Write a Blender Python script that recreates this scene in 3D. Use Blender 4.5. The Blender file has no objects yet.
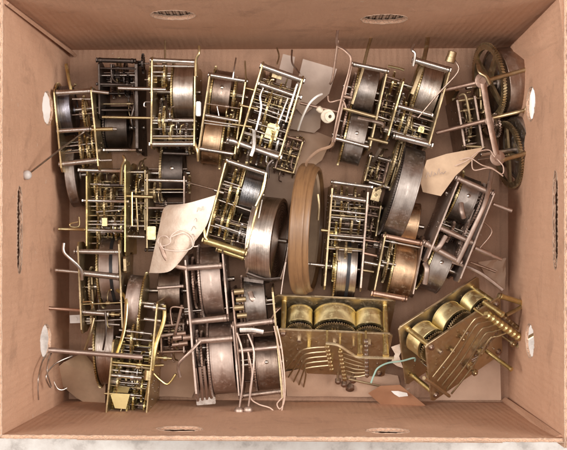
import bpy, bmesh, math, random
from mathutils import Vector, Matrix
rng = random.Random(11)
PI = math.pi
MM = 0.001
D = 1100.0          # camera height above the box floor, millimetres
K = 1.05            # millimetres per photo pixel on the box floor
C = bpy.context.scene.collection

def P(px, py, h=0.0):
    s = (D - h) / D * K
    return Vector(((px - 283.5) * s, -(py - 225) * s, h))

# ------------------------------------------------------------------ materials
def newmat(name):
    m = bpy.data.materials.new(name); m.use_nodes = True
    nt = m.node_tree
    return m, nt, nt.nodes['Principled BSDF']

def ramp(nt, fac, stops):
    r = nt.nodes.new('ShaderNodeValToRGB')
    el = r.color_ramp.elements
    while len(el) < len(stops): el.new(0.5)
    for e, (p, c) in zip(el, stops):
        e.position = p; e.color = (c[0], c[1], c[2], 1)
    nt.links.new(fac, r.inputs['Fac']); return r.outputs['Color']

def noise(nt, scale, detail=4, rough=0.6, vec=None, mscale=None, dist=0.0):
    tc = nt.nodes.new('ShaderNodeTexCoord')
    n = nt.nodes.new('ShaderNodeTexNoise')
    n.inputs['Scale'].default_value = scale; n.inputs['Detail'].default_value = detail
    n.inputs['Roughness'].default_value = rough; n.inputs['Distortion'].default_value = dist
    if mscale:
        mp = nt.nodes.new('ShaderNodeMapping'); mp.inputs['Scale'].default_value = mscale
        nt.links.new(tc.outputs['Object'], mp.inputs['Vector']); nt.links.new(mp.outputs['Vector'], n.inputs['Vector'])
    else:
        nt.links.new(tc.outputs['Object'], n.inputs['Vector'])
    return n.outputs['Fac']

def bump(nt, b, fac, strength, dist):
    bp = nt.nodes.new('ShaderNodeBump'); bp.inputs['Strength'].default_value = strength
    bp.inputs['Distance'].default_value = dist
    nt.links.new(fac, bp.inputs['Height'])
    if b.inputs['Normal'].is_linked:
        nt.links.new(b.inputs['Normal'].links[0].from_socket, bp.inputs['Normal'])
    nt.links.new(bp.outputs['Normal'], b.inputs['Normal'])

def maprange(nt, fac, a, b, c, d):
    m = nt.nodes.new('ShaderNodeMapRange')
    for i, v in zip((1, 2, 3, 4), (a, b, c, d)): m.inputs[i].default_value = v
    nt.links.new(fac, m.inputs[0]); return m.outputs[0]

def metal(name, col, tarnish, rough=(0.22, 0.45), dirt=None, amount=0.5, brushed=False, streak=.8):
    m, nt, b = newmat(name)
    f = noise(nt, 120, 8, 0.72)
    lo = 0.60 - 0.25 * amount
    c1 = ramp(nt, f, [(lo - .18, col), (lo + .3, tarnish)])
    if dirt:
        f2 = noise(nt, 260, 7, 0.75)
        mx = nt.nodes.new('ShaderNodeMix'); mx.data_type = 'RGBA'
        nt.links.new(maprange(nt, f2, .5, .7, 0, .75), mx.inputs['Factor'])
        nt.links.new(c1, mx.inputs['A']); mx.inputs['B'].default_value = (*dirt, 1)
        c1 = mx.outputs['Result']
        nt.links.new(maprange(nt, f2, .52, .75, 1.0, .35), b.inputs['Metallic'])
    else:
        b.inputs['Metallic'].default_value = 1
    nt.links.new(c1, b.inputs['Base Color'])
    nt.links.new(maprange(nt, noise(nt, 150, 7, 0.75), .3, .7, rough[0] + .04, rough[1] + .06), b.inputs['Roughness'])
    if brushed:
        st = noise(nt, 1, 4, 0.7, mscale=(1500, 14, 14))
        mx = nt.nodes.new('ShaderNodeMix'); mx.data_type = 'RGBA'; mx.blend_type = 'MULTIPLY'; mx.inputs['Factor'].default_value = streak
        nt.links.new(c1, mx.inputs['A']); nt.links.new(ramp(nt, st, [(.34, (.62, .58, .55)), (.58, (1.12, 1.12, 1.12))]), mx.inputs['B'])
        nt.links.new(mx.outputs['Result'], b.inputs['Base Color'])
        bump(nt, b, noise(nt, 1, 3, 0.6, mscale=(2600, 25, 25)), .6 * streak / .8, .0004)
        b.inputs['Anisotropic'].default_value = 0.5
    bump(nt, b, noise(nt, 420, 4, 0.6), .12, .0005)
    return m

def plain(name, col, col2=None, rough=.7, scale=60, bs=.15, sheen=None):
    m, nt, b = newmat(name)
    f = noise(nt, scale, 6, .65)
    c2 = col2 or tuple(c * .75 for c in col)
    nt.links.new(ramp(nt, f, [(.35, col), (.68, c2)]), b.inputs['Base Color'])
    b.inputs['Roughness'].default_value = rough
    bump(nt, b, noise(nt, 500, 4, .6), bs, .0006)
    return m

def cardboard(name, a=(.65, .385, .255), b_=(.56, .32, .205), flute=None):
    m, nt, b = newmat(name)
    f = noise(nt, 9, 7, .62)
    c1 = ramp(nt, f, [(.3, a), (.7, b_)])
    # fibres and specks
    f2 = noise(nt, 1, 5, .7, mscale=(900, 900, 900))
    mx = nt.nodes.new('ShaderNodeMix'); mx.data_type = 'RGBA'; mx.blend_type = 'MULTIPLY'
    mx.inputs['Factor'].default_value = .55
    nt.links.new(c1, mx.inputs['A'])
    nt.links.new(ramp(nt, f2, [(.3, (.72, .70, .68)), (.62, (1, 1, 1))]), mx.inputs['B'])
    # creases, scuffs and rubbed patches
    bump(nt, b, noise(nt, 1, 9, .75, mscale=(60, 9, 14), dist=2.2), .55, .0035)
    bump(nt, b, noise(nt, 1, 9, .75, mscale=(10, 55, 14), dist=2.2), .45, .003)
    # stains
    f3 = noise(nt, 22, 8, .7, dist=.6)
    mx2 = nt.nodes.new('ShaderNodeMix'); mx2.data_type = 'RGBA'
    nt.links.new(maprange(nt, f3, .54, .78, 0, .55), mx2.inputs['Factor'])
    nt.links.new(mx.outputs['Result'], mx2.inputs['A']); mx2.inputs['B'].default_value = (.22, .125, .08, 1)
    f4 = noise(nt, 130, 2, .5)
    mx3 = nt.nodes.new('ShaderNodeMix'); mx3.data_type = 'RGBA'
    nt.links.new(maprange(nt, f4, .73, .78, 0, .5), mx3.inputs['Factor'])
    nt.links.new(mx2.outputs['Result'], mx3.inputs['A']); mx3.inputs['B'].default_value = (.62, .48, .38, 1)
    nt.links.new(mx3.outputs['Result'], b.inputs['Base Color'])
    b.inputs['Roughness'].default_value = .62
    b.inputs['Specular IOR Level'].default_value = .35
    if flute:
        tc = nt.nodes.new('ShaderNodeTexCoord')
        w = nt.nodes.new('ShaderNodeTexWave'); w.wave_type = 'BANDS'; w.bands_direction = flute
        w.inputs['Scale'].default_value = 52; w.inputs['Distortion'].default_value = .8
        w.inputs['Detail'].default_value = 2; w.inputs['Detail Scale'].default_value = .4
        nt.links.new(tc.outputs['Object'], w.inputs['Vector'])
        bump(nt, b, w.outputs['Fac'], .42, .0006)
    bump(nt, b, noise(nt, 14, 5, .6), .5, .004)
    bump(nt, b, noise(nt, 700, 3, .6), .18, .0004)
    return m

M = {}
M['brass'] = metal('polished_brass', (.64, .50, .27), (.40, .30, .16), (.2, .36), (.30, .21, .13), .4)
M['brass_dull'] = metal('dull_brass', (.52, .40, .23), (.29, .21, .125), (.28, .5), (.28, .19, .12), .5)
M['brass_plate'] = metal('dusty_brass_plate', (.57, .45, .28), (.46, .35, .22), (.36, .5), (.46, .34, .22), .3)
M['brass_gold'] = metal('yellow_brass', (.68, .54, .25), (.44, .34, .15), (.22, .4), (.34, .25, .13), .4)
M['brass_barrel'] = metal('brushed_yellow_brass', (.84, .72, .40), (.72, .59, .31), (.34, .46), (.68, .55, .30), .3, True, .25)
M['brass_satin'] = metal('satin_yellow_brass', (.85, .72, .36), (.74, .60, .28), (.4, .5), None, .2)
M['lead'] = plain('pale_lead', (.55, .49, .45), (.40, .34, .31), .45, 150)
M['steel'] = metal('bright_steel', (.58, .52, .47), (.38, .32, .27), (.18, .36), None, .45)
M['steel_barrel'] = metal('brushed_steel', (.68, .60, .54), (.46, .38, .32), (.24, .38), None, .5, True)
M['steel_warm'] = metal('warm_brushed_steel', (.56, .46, .40), (.38, .30, .25), (.24, .38), None, .5, True)
M['steel_brown'] = metal('browned_steel', (.44, .34, .28), (.25, .175, .135), (.3, .46), (.24, .16, .115), .5, True, .45)
M['steel_dark'] = metal('blackened_steel', (.14, .11, .095), (.065, .05, .042), (.3, .5), None, .5)
M['blued'] = metal('blued_steel', (.24, .23, .26), (.13, .12, .13), (.24, .36), None, .5, True)
M['black_barrel'] = metal('black_spring_steel', (.22, .21, .21), (.16, .15, .15), (.16, .22), None, .3, True)
M['rusty'] = metal('rusty_steel', (.46, .33, .265), (.27, .17, .12), (.36, .6), (.25, .145, .10), .6)
M['pink'] = metal('dusty_rose_steel', (.50, .39, .33), (.36, .26, .21), (.36, .55), (.40, .28, .22), .5)
M['pink_barrel'] = metal('dusty_rose_drum', (.54, .43, .37), (.46, .35, .295), (.42, .56), (.50, .375, .31), .6, True, .18)
M['grey_barrel'] = metal('dull_grey_drum', (.46, .40, .36), (.33, .275, .24), (.34, .5), (.35, .28, .24), .5, True, .3)
M['copper'] = metal('copper_barrel', (.64, .43, .27), (.50, .33, .20), (.3, .44), (.45, .29, .18), .4, True, .35)
M['copper_rod'] = metal('copper_rod', (.56, .36, .27), (.40, .25, .18), (.3, .45), None, .5)
def wood_mat():
    m, nt, b = newmat('turned_wood')
    f = noise(nt, 1, 8, .7, mscale=(420, 30, 30)); g = noise(nt, 35, 5, .6)
    mx = nt.nodes.new('ShaderNodeMix'); mx.data_type = 'RGBA'; mx.inputs['Factor'].default_value = .5; mx.blend_type = 'MULTIPLY'
    nt.links.new(ramp(nt, f, [(.2, (.27, .145, .065)), (.5, (.21, .108, .047)), (.72, (.13, .064, .03))]), mx.inputs['A'])
    nt.links.new(ramp(nt, g, [(.35, (1, 1, 1)), (.65, (.62, .58, .55))]), mx.inputs['B'])
    nt.links.new(mx.outputs['Result'], b.inputs['Base Color'])
    nt.links.new(maprange(nt, g, .3, .7, .3, .55), b.inputs['Roughness'])
    bump(nt, b, f, .35, .0004); return m
M['wood'] = wood_mat()
M['leather'] = plain('brown_leather', (.26, .15, .09), (.16, .09, .05), .6)
M['paper'] = plain('cream_paper', (.80, .68, .56), (.50, .35, .25), .75, 30, .8)
M['manila'] = plain('manila_paper', (.58, .40, .26), (.42, .28, .18), .75, 25, .4)
M['kraft'] = plain('kraft_paper', (.56, .37, .26), (.45, .29, .20), .6, 18, .3)
M['greycard'] = plain('grey_card', (.52, .40, .33), (.42, .31, .25), .7, 30, .2)
M['orange_card'] = plain('orange_brown_card', (.44, .23, .13), (.34, .17, .095), .55, 30, .2)
M['white'] = plain('white_plastic', (.80, .76, .72), (.68, .62, .56), .45)
M['cream'] = plain('cream_bakelite', (.70, .60, .47), (.52, .42, .31), .4, 300)
M['string'] = plain('cotton_string', (.66, .48, .38), (.50, .35, .27), .85, 400, .4)
M['string_white'] = plain('white_cotton_string', (.76, .62, .53), (.62, .48, .40), .85, 400, .4)
M['black'] = plain('black_tape', (.02, .02, .022), (.035, .03, .03), .4)
M['ink'] = plain('faded_ink', (.30, .24, .23), (.40, .30, .25), .8, 300)
M['green'] = plain('green_wire', (.22, .34, .28), (.30, .40, .33), .5)
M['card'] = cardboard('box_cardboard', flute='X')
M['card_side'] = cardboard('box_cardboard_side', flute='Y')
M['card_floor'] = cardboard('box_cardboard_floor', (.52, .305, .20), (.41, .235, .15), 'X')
M['card_light'] = cardboard('torn_cardboard_edge', (.58, .41, .30), (.40, .26, .18))
def table_mat():
    m, nt, b = newmat('pale_stone_table')
    f = noise(nt, 30, 7, .65)
    nt.links.new(ramp(nt, f, [(.40, (.58, .54, .50)), (.54, (.50, .45, .41)), (.64, (.34, .30, .27))]), b.inputs['Base Color'])
    b.inputs['Roughness'].default_value = .6
    return m
M['table'] = table_mat()

# ------------------------------------------------------------------ mesh helpers (millimetres)
def basis(ax):
    ax = Vector(ax).normalized()
    t = Vector((0, 0, 1)) if abs(ax.z) < .9 else Vector((0, 1, 0))
    a = ax.cross(t).normalized(); return ax, a, ax.cross(a).normalized()

def lathe(bm, o, ax, prof, seg=24, cap=True):
    o = Vector(o); ax, a, b = basis(ax)
    rings = []
    for (t, r) in prof:
        r = max(r, .02)
        rings.append([bm.verts.new((o + ax * t + (a * math.cos(k * 2 * PI / seg) + b * math.sin(k * 2 * PI / seg)) * r) * MM) for k in range(seg)])
    for A, B in zip(rings, rings[1:]):
        for k in range(seg):
            bm.faces.new((A[k], A[(k + 1) % seg], B[(k + 1) % seg], B[k]))
    if cap:
        bm.faces.new(list(reversed(rings[0]))); bm.faces.new(rings[-1])

def rodm(bm, p0, p1, r, seg=12, ch=.25):
    p0, p1 = Vector(p0), Vector(p1); L = (p1 - p0).length
    ch = min(ch, r * .4, L * .2)
    lathe(bm, p0, p1 - p0, [(0, r - ch), (ch, r), (L - ch, r), (L, r - ch)], seg)

def sph(bm, c, r, seg=16, squash=1.0, ax=(0, 0, 1)):
    n = 8
    lathe(bm, c, ax, [(-r * squash * math.cos(PI * i / n), r * math.sin(PI * i / n) + .01) for i in range(n + 1)], seg)

def boxm(bm, c, ex, ey, ez, sx, sy, sz):
    c = Vector(c); ex, ey, ez = Vector(ex), Vector(ey), Vector(ez)
    v = [bm.verts.new((c + ex * (i * sx / 2) + ey * (j * sy / 2) + ez * (k * sz / 2)) * MM) for i in (-1, 1) for j in (-1, 1) for k in (-1, 1)]
    for f in ((0, 1, 3, 2), (4, 6, 7, 5), (0, 4, 5, 1), (2, 3, 7, 6), (0, 2, 6, 4), (1, 5, 7, 3)):
        bm.faces.new([v[i] for i in f])

def prism(bm, pts, o, e1, e2, n, t, bev=.25):
    o, e1, e2, n = Vector(o), Vector(e1), Vector(e2), Vector(n)
    A = [bm.verts.new((o + e1 * x + e2 * y - n * t / 2) * MM) for x, y in pts]
    B = [bm.verts.new((o + e1 * x + e2 * y + n * t / 2) * MM) for x, y in pts]
    N = len(pts); fs = [bm.faces.new(list(reversed(A))), bm.faces.new(B)]
    for k in range(N): fs.append(bm.faces.new((A[k], A[(k + 1) % N], B[(k + 1) % N], B[k])))
    if bev:
        ed = set(fs[0].edges) | set(fs[1].edges)
        bmesh.ops.bevel(bm, geom=list(ed), offset=bev * MM, segments=1, affect='EDGES', clamp_overlap=True)

def gear(bm, c, ax, R, t=1.2, teeth=None, spokes=4, depth=2.0):
    c = Vector(c); ax, a, b = basis(ax)
    teeth = teeth or max(10, int(2 * PI * R / 2.9))
    N = teeth * 4; r0 = R - depth
    rad = [r0, R, R, r0]
    ph = rng.random() * 6
    ri = r0 - max(1.6, R * .13) if (spokes and R > 6) else 1.0
    rr = []
    off = [-.26, -.15, .15, .26]
    for s in (-t / 2, t / 2):
        o_, i_ = [], []
        for k in range(N):
            th = ph + (k // 4 + off[k % 4]) * 2 * PI / teeth
            d = a * math.cos(th) + b * math.sin(th)
            o_.append(bm.verts.new((c + ax * s + d * rad[k % 4]) * MM))
            i_.append(bm.verts.new((c + ax * s + d * ri) * MM))
        rr.append((o_, i_))
    (o1, i1), (o2, i2) = rr
    for k in range(N):
        j = (k + 1) % N
        bm.faces.new((o1[k], o1[j], o2[j], o2[k])); bm.faces.new((i1[j], i1[k], i2[k], i2[j]))
        bm.faces.new((o1[j], o1[k], i1[k], i1[j])); bm.faces.new((o2[k], o2[j], i2[j], i2[k]))
    if spokes and R > 6:
        for s in range(spokes):
            th = ph + s * 2 * PI / spokes
            d = a * math.cos(th) + b * math.sin(th); e = ax.cross(d)
            w = max(1.1, R * .1)
            pts = [(1.5, -w), (ri + .3, -w * .65), (ri + .3, w * .65), (1.5, w)]
            prism(bm, pts, c, d, e, ax, t * .96, 0)
        lathe(bm, c - ax * (t / 2 + .4), ax, [(0, max(2.2, R * .16)), (t + .8, max(2.2, R * .16))], 16)

def catmull(pts, n=6):
    pts = [Vector(p) for p in pts]
    if len(pts) < 3: return pts
    q = [pts[0]] + pts + [pts[-1]]; out = []
    for i in range(1, len(q) - 2):
        p0, p1, p2, p3 = q[i - 1:i + 3]
        for k in range(n):
            t = k / n
            out.append(.5 * ((2 * p1) + (p2 - p0) * t + (2 * p0 - 5 * p1 + 4 * p2 - p3) * t * t + (3 * p1 - p0 - 3 * p2 + p3) * t ** 3))
    out.append(pts[-1]); return out

def tube(bm, pts, r, seg=8, smooth=5, flat=1.0):
    pts = catmull(pts, smooth) if smooth else [Vector(p) for p in pts]
    rings = []; prev = None
    for i, p in enumerate(pts):
        d = (pts[min(i + 1, len(pts) - 1)] - pts[max(i - 1, 0)])
        if d.length < 1e-6: d = Vector((0, 0, 1))
        d.normalize()
        a = prev - d * prev.dot(d) if prev else d.cross(Vector((0, 0, 1)))
        if a.length < 1e-3: a = d.cross(Vector((0, 1, 0)))
        a.normalize(); prev = a; b = d.cross(a)
        rings.append([bm.verts.new((p + (a * math.cos(k * 2 * PI / seg) + b * math.sin(k * 2 * PI / seg) * flat) * r) * MM) for k in range(seg)])
    for A, B in zip(rings, rings[1:]):
        for k in range(seg): bm.faces.new((A[k], A[(k + 1) % seg], B[(k + 1) % seg], B[k]))
    bm.faces.new(list(reversed(rings[0]))); bm.faces.new(rings[-1])

def obj(name, bm, mat, parent=None, smooth=True):
    bmesh.ops.recalc_face_normals(bm, faces=bm.faces)
    if smooth:
        for f in bm.faces: f.smooth = True
        for e in bm.edges:
            if len(e.link_faces) == 2 and e.calc_face_angle(0) > .6: e.smooth = False
    me = bpy.data.meshes.new(name); bm.to_mesh(me); bm.free()
    me.materials.append(mat)
    o = bpy.data.objects.new(name, me); C.objects.link(o)
    if parent: o.parent = parent
    return o

def tag(o, label, cat, group=None, kind=None):
    if label: o['label'] = label
    if cat: o['category'] = cat
    if group: o['group'] = group
    if kind: o['kind'] = kind
    return o

GROUP = 'clock movements heaped in the cardboard box'

# ------------------------------------------------------------------ movement builder
class Mov:
    def __init__(s, name, label, L, R, top=78, bot=2, frame=None, group=GROUP, cat='clock movement', tilt=0.0):
        s.top, s.bot = top, bot
        if frame:
            s.M = frame
        else:
            l1, l2, r1, r2 = [P(*q, top) for q in (*L, *R)]
            v = ((l1 - l2).normalized() + (r1 - r2).normalized()).normalized()
            u = Vector((v.y, -v.x, 0))
            o = (l1 + l2 + r1 + r2) / 4; o.z = bot
            w = Vector((0, 0, 1)); u, w = u * math.cos(tilt) + w * math.sin(tilt), w * math.cos(tilt) - u * math.sin(tilt)
            if tilt: o = o - w * (top - bot); o += Vector((0, 0, top - bot)) ; o = Vector((o.x, o.y, bot + 4))
            s.M = Matrix(((u.x, v.x, w.x, o.x), (u.y, v.y, w.y, o.y), (u.z, v.z, w.z, o.z), (0, 0, 0, 1)))
        s.Mi = s.M.inverted()
        e = bpy.data.objects.new(name, None); C.objects.link(e)
        e.empty_display_size = .02
        mw = s.M.copy(); mw.translation = s.M.translation * MM
        e.matrix_world = mw; s.e = e
        tag(e, label, cat, group)
        s.solids = []
        s.u0 = s.u1 = None
    def l(s, px, py, h): return s.Mi @ P(px, py, h)
    def part(s, name, bm, mat, parent=None, label=None):
        o = obj(name, bm, M[mat], parent or s.e)
        if label: o['label'] = label
        return o
    def plate(s, p1, p2, mat='brass', t=1.7, top=None, bot=None, shape='waist', side=0):
        top = s.top if top is None else top; bot = s.bot if bot is None else bot
        a, b = s.l(*p1, top), s.l(*p2, top)
        return s.plate_local((a.x + b.x) / 2, a.y, b.y, s.l(0, 0, bot).z, a.z, mat, t, shape)
    def plate_local(s, u, v1, v2, w0, w1, mat='brass', t=1.7, shape='waist'):
        if v1 > v2: v1, v2 = v2, v1
        W, H = v2 - v1, w1 - w0; c = min(4, W * .1)
        if shape == 'waist':
            q = .10 * H
            pts = [(0, 0), (W * .22, 0), (W * .34, q), (W * .66, q), (W * .78, 0), (W, 0), (W, H * .3), (W - q * .4, H * .42), (W - q * .4, H * .58), (W, H * .7), (W, H - c), (W - c, H),
                   (W * .62, H), (W * .55, H - 1.2), (W * .45, H - 1.2), (W * .38, H), (c, H), (0, H - c), (0, H * .7), (q * .4, H * .58), (q * .4, H * .42), (0, H * .3)]
        elif shape == 'rect':
            c = 2; pts = [(c, 0), (W - c, 0), (W, c), (W, H - c), (W - c, H), (c, H), (0, H - c), (0, c)]
        elif shape == 'strut':
            pts = [(0, H * .5), (2, H * .62), (7, H * .66), (12, H * .58), (W - 12, H * .58), (W - 7, H * .66), (W - 2, H * .62), (W, H * .5), (W - 2, H * .38), (W - 7, H * .34), (W - 12, H * .42), (12, H * .42), (7, H * .34), (2, H * .38)]
        bm = bmesh.new()
        prism(bm, pts, (u, v1, w0), (0, 1, 0), (0, 0, 1), (1, 0, 0), t)
        o = s.part('plate', bm, mat)
        # pivot bushings and screws on both faces
        for k in range(6):
            bm = bmesh.new()
            vv, ww = v1 + W * rng.uniform(.12, .88), w0 + H * rng.uniform(.15, .85)
            r = rng.choice((.9, 1.3, 2.0))
            lathe(bm, (u - t / 2 - .5, vv, ww), (1, 0, 0), [(0, r * .7), (.3, r), (t + .7, r), (t + 1, r * .7)], 12)
            s.part('bushing', bm, 'brass' if mat.startswith('brass') else mat, o)
        s.u0 = u if s.u0 is None else min(s.u0, u); s.u1 = u if s.u1 is None else max(s.u1, u)
        if not hasattr(s, 'vr'): s.vr = (v1, v2, w0, w1)
        return o
    def pillar(s, p1, p2, r=2.4, mat='steel', h=None, h2=None, style='plain', screws=True):
        h = s.top - 5 if h is None else h; h2 = h if h2 is None else h2
        a, b = s.l(*p1, h), s.l(*p2, h2)
        return s.pillar_local(a, b, r, mat, style, screws)
    def pillar_local(s, a, b, r, mat, style='plain', screws=True):
        a, b = Vector(a), Vector(b)
        L = (b - a).length; ax = (b - a).normalized(); bm = bmesh.new()
        if style == 'plain':
            pr = [(0, r * .7), (.5, r), (L * .08, r), (L * .09, r * .9), (L * .91, r * .9), (L * .92, r), (L - .5, r), (L, r * .7)]
        elif style == 'turned':
            pr = [(0, r), (2, r * 1.2), (3, r * 1.2), (3.6, r * .8), (6, r * .85), (L / 2 - 2, r), (L / 2 - 1, r * 1.25), (L / 2 + 1, r * 1.25), (L / 2 + 2, r), (L - 6, r * .85), (L - 3.6, r * .8), (L - 3, r * 1.2), (L - 2, r * 1.2), (L, r)]
        elif style == 'taper':
            pr = [(0, r), (L * .55, r), (L * .6, r * .75), (L * .97, r * .6), (L, r * .45)]
        lathe(bm, a, ax, pr, 20)
        o = s.part('pillar', bm, mat)
        if screws:
            for q, dd in ((a, -ax), (b, ax)):
                bm = bmesh.new()
                lathe(bm, q + dd * .2, dd, [(0, r * .8), (.4, r * .95), (1.6, r * .95), (2.0, r * .6), (2.05, .3)], 6 if rng.random() < .5 else 14)
                s.part('nut', bm, 'brass_dull' if mat.startswith('brass') else mat, o)
        s.solids.append(((a.x + b.x) / 2, (a.y + b.y) / 2, (a.z + b.z) / 2, r + .5, L / 2))
        return o
    def barrel(s, px, py, R, w, mat='steel_barrel', h=None, wheel=-1, wmat='brass', open_=0, band=None, cap_mat=None, knob=False):
        if h is None: h = max(R + 4, s.top - 7 - R)
        c = s.l(px, py, h + R * .9); c.z = s.l(px, py, h).z
        return s.barrel_local(c, R, w, mat, wheel, wmat, open_, band, cap_mat, knob)
    def barrel_local(s, c, R, w, mat, wheel=-1, wmat='brass', open_=0, band=None, cap_mat=None, knob=False):
        c = Vector(c); ax = Vector((1, 0, 0)); bm = bmesh.new(); w2 = w / 2
        prof = [(-w2, R - 3.4), (-w2, R - .5), (-w2 + .4, R), (-w2 + 1.6, R), (-w2 + 1.8, R - .35), (w2 - 1.8, R - .35), (w2 - 1.6, R), (w2 - .4, R), (w2, R - .5), (w2, R - 3.4)]
        prof = [(-w2 + 1.2, R - 3.4)] + prof + [(w2 - 1.2, R - 3.4)]
        lathe(bm, c, ax, prof, 72)
        o = s.part('barrel', bm, mat)
        for sd in (-1, 1):
            bm = bmesh.new()
            if open_ == sd:   # coiled mainspring seen through the open side
                n = 15; pr = []
                for k in range(n):
                    r = 3 + (R - 4.5) * (n - k) / n
                    pr += [(0.0, r), (.9, r - .2), (.9, r - .8), (0.0, r - 1.0)]
                lathe(bm, c + ax * sd * (w2 - 1.6), ax * sd, pr, 64)
                s.part('mainspring', bm, 'steel_brown', o)
            else:
                lathe(bm, c + ax * sd * (w2 - 1.1), ax * sd, [(0, R - 3.5), (.5, R - 3.6), (.5, R * .45), (1.0, R * .42), (1.0, R * .2), (2.2, R * .19), (2.2, 2)], 48)
                s.part('barrel_cap', bm, cap_mat or mat, o)
        if wheel:
            bm = bmesh.new()
            gear(bm, c + ax * wheel * (w2 + 1.3), ax, R + 3.5, 1.6, int((R + 3.5) * 2.3), 0)
            lathe(bm, c + ax * (wheel * (w2 + 1.3) - .9), ax, [(0, R * .95), (1.8, R * .95)], 32)
            s.part('great_wheel', bm, wmat, o)
        bm = bmesh.new()
        e0, e1 = (s.u0 - 3 if s.u0 is not None else c.x - w), (s.u1 + 3 if s.u1 is not None else c.x + w)
        rodm(bm, (e0, c.y, c.z), (e1, c.y, c.z), 2.3)
        s.part('barrel_arbor', bm, 'steel', o)
        if band is not None:
            bm = bmesh.new()
            lathe(bm, c + ax * band, ax, [(-1.6, R - .1), (-1.6, R + .35), (1.6, R + .35), (1.6, R - .1)], 64, False)
            s.part('strap', bm, 'black', o)
        if knob:   # hook rivet on the drum
            bm = bmesh.new(); th = .15
            q = c + Vector((0, math.sin(th), math.cos(th))) * (R - .4)
            lathe(bm, q, (0, math.sin(th), math.cos(th)), [(0, 2.0), (1.0, 1.9), (1.6, 1.2), (1.8, .3)], 14)
            s.part('rivet', bm, 'steel', o)
        s.solids.append((c.x, c.y, c.z, R + 4, w2 + 3))
        return o
    def wheel(s, px, py, R, mat='brass', h=None, spokes=4, t=1.8, arbor='steel', full=True, pinion=True):
        if h is None: h = max(R + 3, s.top - 3 - R)
        c = s.l(px, py, h + R * .9); c.z = s.l(px, py, h).z
        return s.wheel_local(c, R, mat, spokes, t, arbor, full, pinion)
    def wheel_local(s, c, R, mat='brass', spokes=4, t=1.3, arbor='steel', full=True, pinion=True):
        c = Vector(c); bm = bmesh.new(); gear(bm, c, (1, 0, 0), R, t, None, spokes)
        o = s.part('gear_wheel', bm, mat)
        bm = bmesh.new()
        if arbor == 'steel' and rng.random() < .45: arbor = 'steel_brown'
        if full and s.u0 is not None:
            rodm(bm, (min(s.u0, c.x) - 1.5, c.y, c.z), (max(s.u1, c.x) + 1.5, c.y, c.z), .9)
        else:
            rodm(bm, (c.x - 6, c.y, c.z), (c.x + 6, c.y, c.z), .9)
        s.part('arbor', bm, arbor, o)
        if pinion:
            bm = bmesh.new(); sd = rng.choice((-1, 1))
            gear(bm, c + Vector((sd * 4.2, 0, 0)), (1, 0, 0), 2.9, 4.5, 8, 0, 1.1)
            s.part('pinion', bm, arbor if rng.random() < .6 else mat, o)
        s.solids.append((c.x, c.y, c.z, R, t + .5))
        return o
    def rod(s, p1, p2, r=1.2, mat='steel', h=70, h2=None, name='arbor', collar=None):
        h2 = h if h2 is None else h2
        a, b = s.l(*p1, h), s.l(*p2, h2); bm = bmesh.new()
        rodm(bm, a, b, r)
        L = (b - a).length
        if collar:
            for f in ((.3, .7) if collar == 2 else (.5,)):
                lathe(bm, a + (b - a) * f, b - a, [(-1.6, r), (-1.5, r * 2), (1.5, r * 2), (1.6, r)], 14)
        return s.part(name, bm, mat)
    def lever(s, pts, r=1.0, mat='steel', name='lever', flat=1.0, smooth=5):
        bm = bmesh.new(); tube(bm, [s.l(*p) for p in pts], r, 8, smooth, flat)
        return s.part(name, bm, mat)
    def hammer(s, pts, r, ball, mat='steel', bmat='steel', head='ball'):
        o = s.lever(pts, r, mat, 'hammer_rod', smooth=4)
        bm = bmesh.new(); q = s.l(*pts[-1]); d = q - s.l(*pts[-2]); d.normalize()
        if head == 'ball': sph(bm, q, ball, 20, .92, d)
        else: lathe(bm, q - Vector((0, ball * 1.2, 0)), (0, 1, .15), [(0, ball * .8), (.5, ball), (ball * 1.1, ball), (ball * 1.15, ball * .9), (ball * 2.3, ball * .9), (ball * 2.4, ball * .7)], 24)
        s.part('hammer_head', bm, bmat, o); return o
    def fill(s, n, mats=('brass', 'brass_dull', 'steel'), arb='steel', rmax=20):
        """the rest of the train between the plates, placed where nothing else is"""
        v1, v2, w0, w1 = s.vr; got = 0; n = int(n * 1.7)
        for _ in range(900):
            if got >= n: break
            R = rng.choice((15, 18, 21, 24)) if got < n * .55 else rng.choice((7, 9, 12, 15)); R = min(R, rmax)
            u = rng.uniform(s.u0 + 4, s.u1 - 4); v = rng.uniform(v1 + R * .5, v2 - R * .5)
            if w1 - w0 < 2 * R + 4: continue
            w = rng.uniform(w0 + R + 1, w1 - R - 2)
            if w1 - w0 < 2 * R + 4: continue
            bad = False
            for (a, b, c, r, hw) in s.solids:
                d = math.hypot(v - b, w - c)
                if abs(u - a) < hw + 1.5 and d < r + R + .6: bad = True; break
                if r > 14 and hw > 6 and d < r - 2: bad = True; break
                if d < 3: bad = True; break
            if bad: continue
            s.wheel_local((u, v, w), R, rng.choice(mats), rng.choice((3, 4, 5)), 1.6, arb); got += 1
        # levers, stops and thin rods nearer the open side
        for _ in range(n):
            v = rng.uniform(v1 + 4, v2 - 4); w = rng.uniform(w0 + 12, w1 - 6)
            if any(math.hypot(v - b, w - c) < r + 1.6 for (a, b, c, r, hw) in s.solids if hw > 6 or r < 5): continue
            bm = bmesh.new(); rr = rng.choice((.6, .8, 1.1))
            rodm(bm, (s.u0, v, w), (s.u1, v, w), rr)
            f = rng.uniform(.25, .75); cc = s.u0 + (s.u1 - s.u0) * f
            lathe(bm, (cc, v, w), (1, 0, 0), [(-2, rr), (-1.9, rr + 1.1), (1.9, rr + 1.1), (2, rr)], 12)
            o = s.part('lifting_arbor', bm, rng.choice((arb, 'steel_brown', mats[0], 'brass_dull')))
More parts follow.
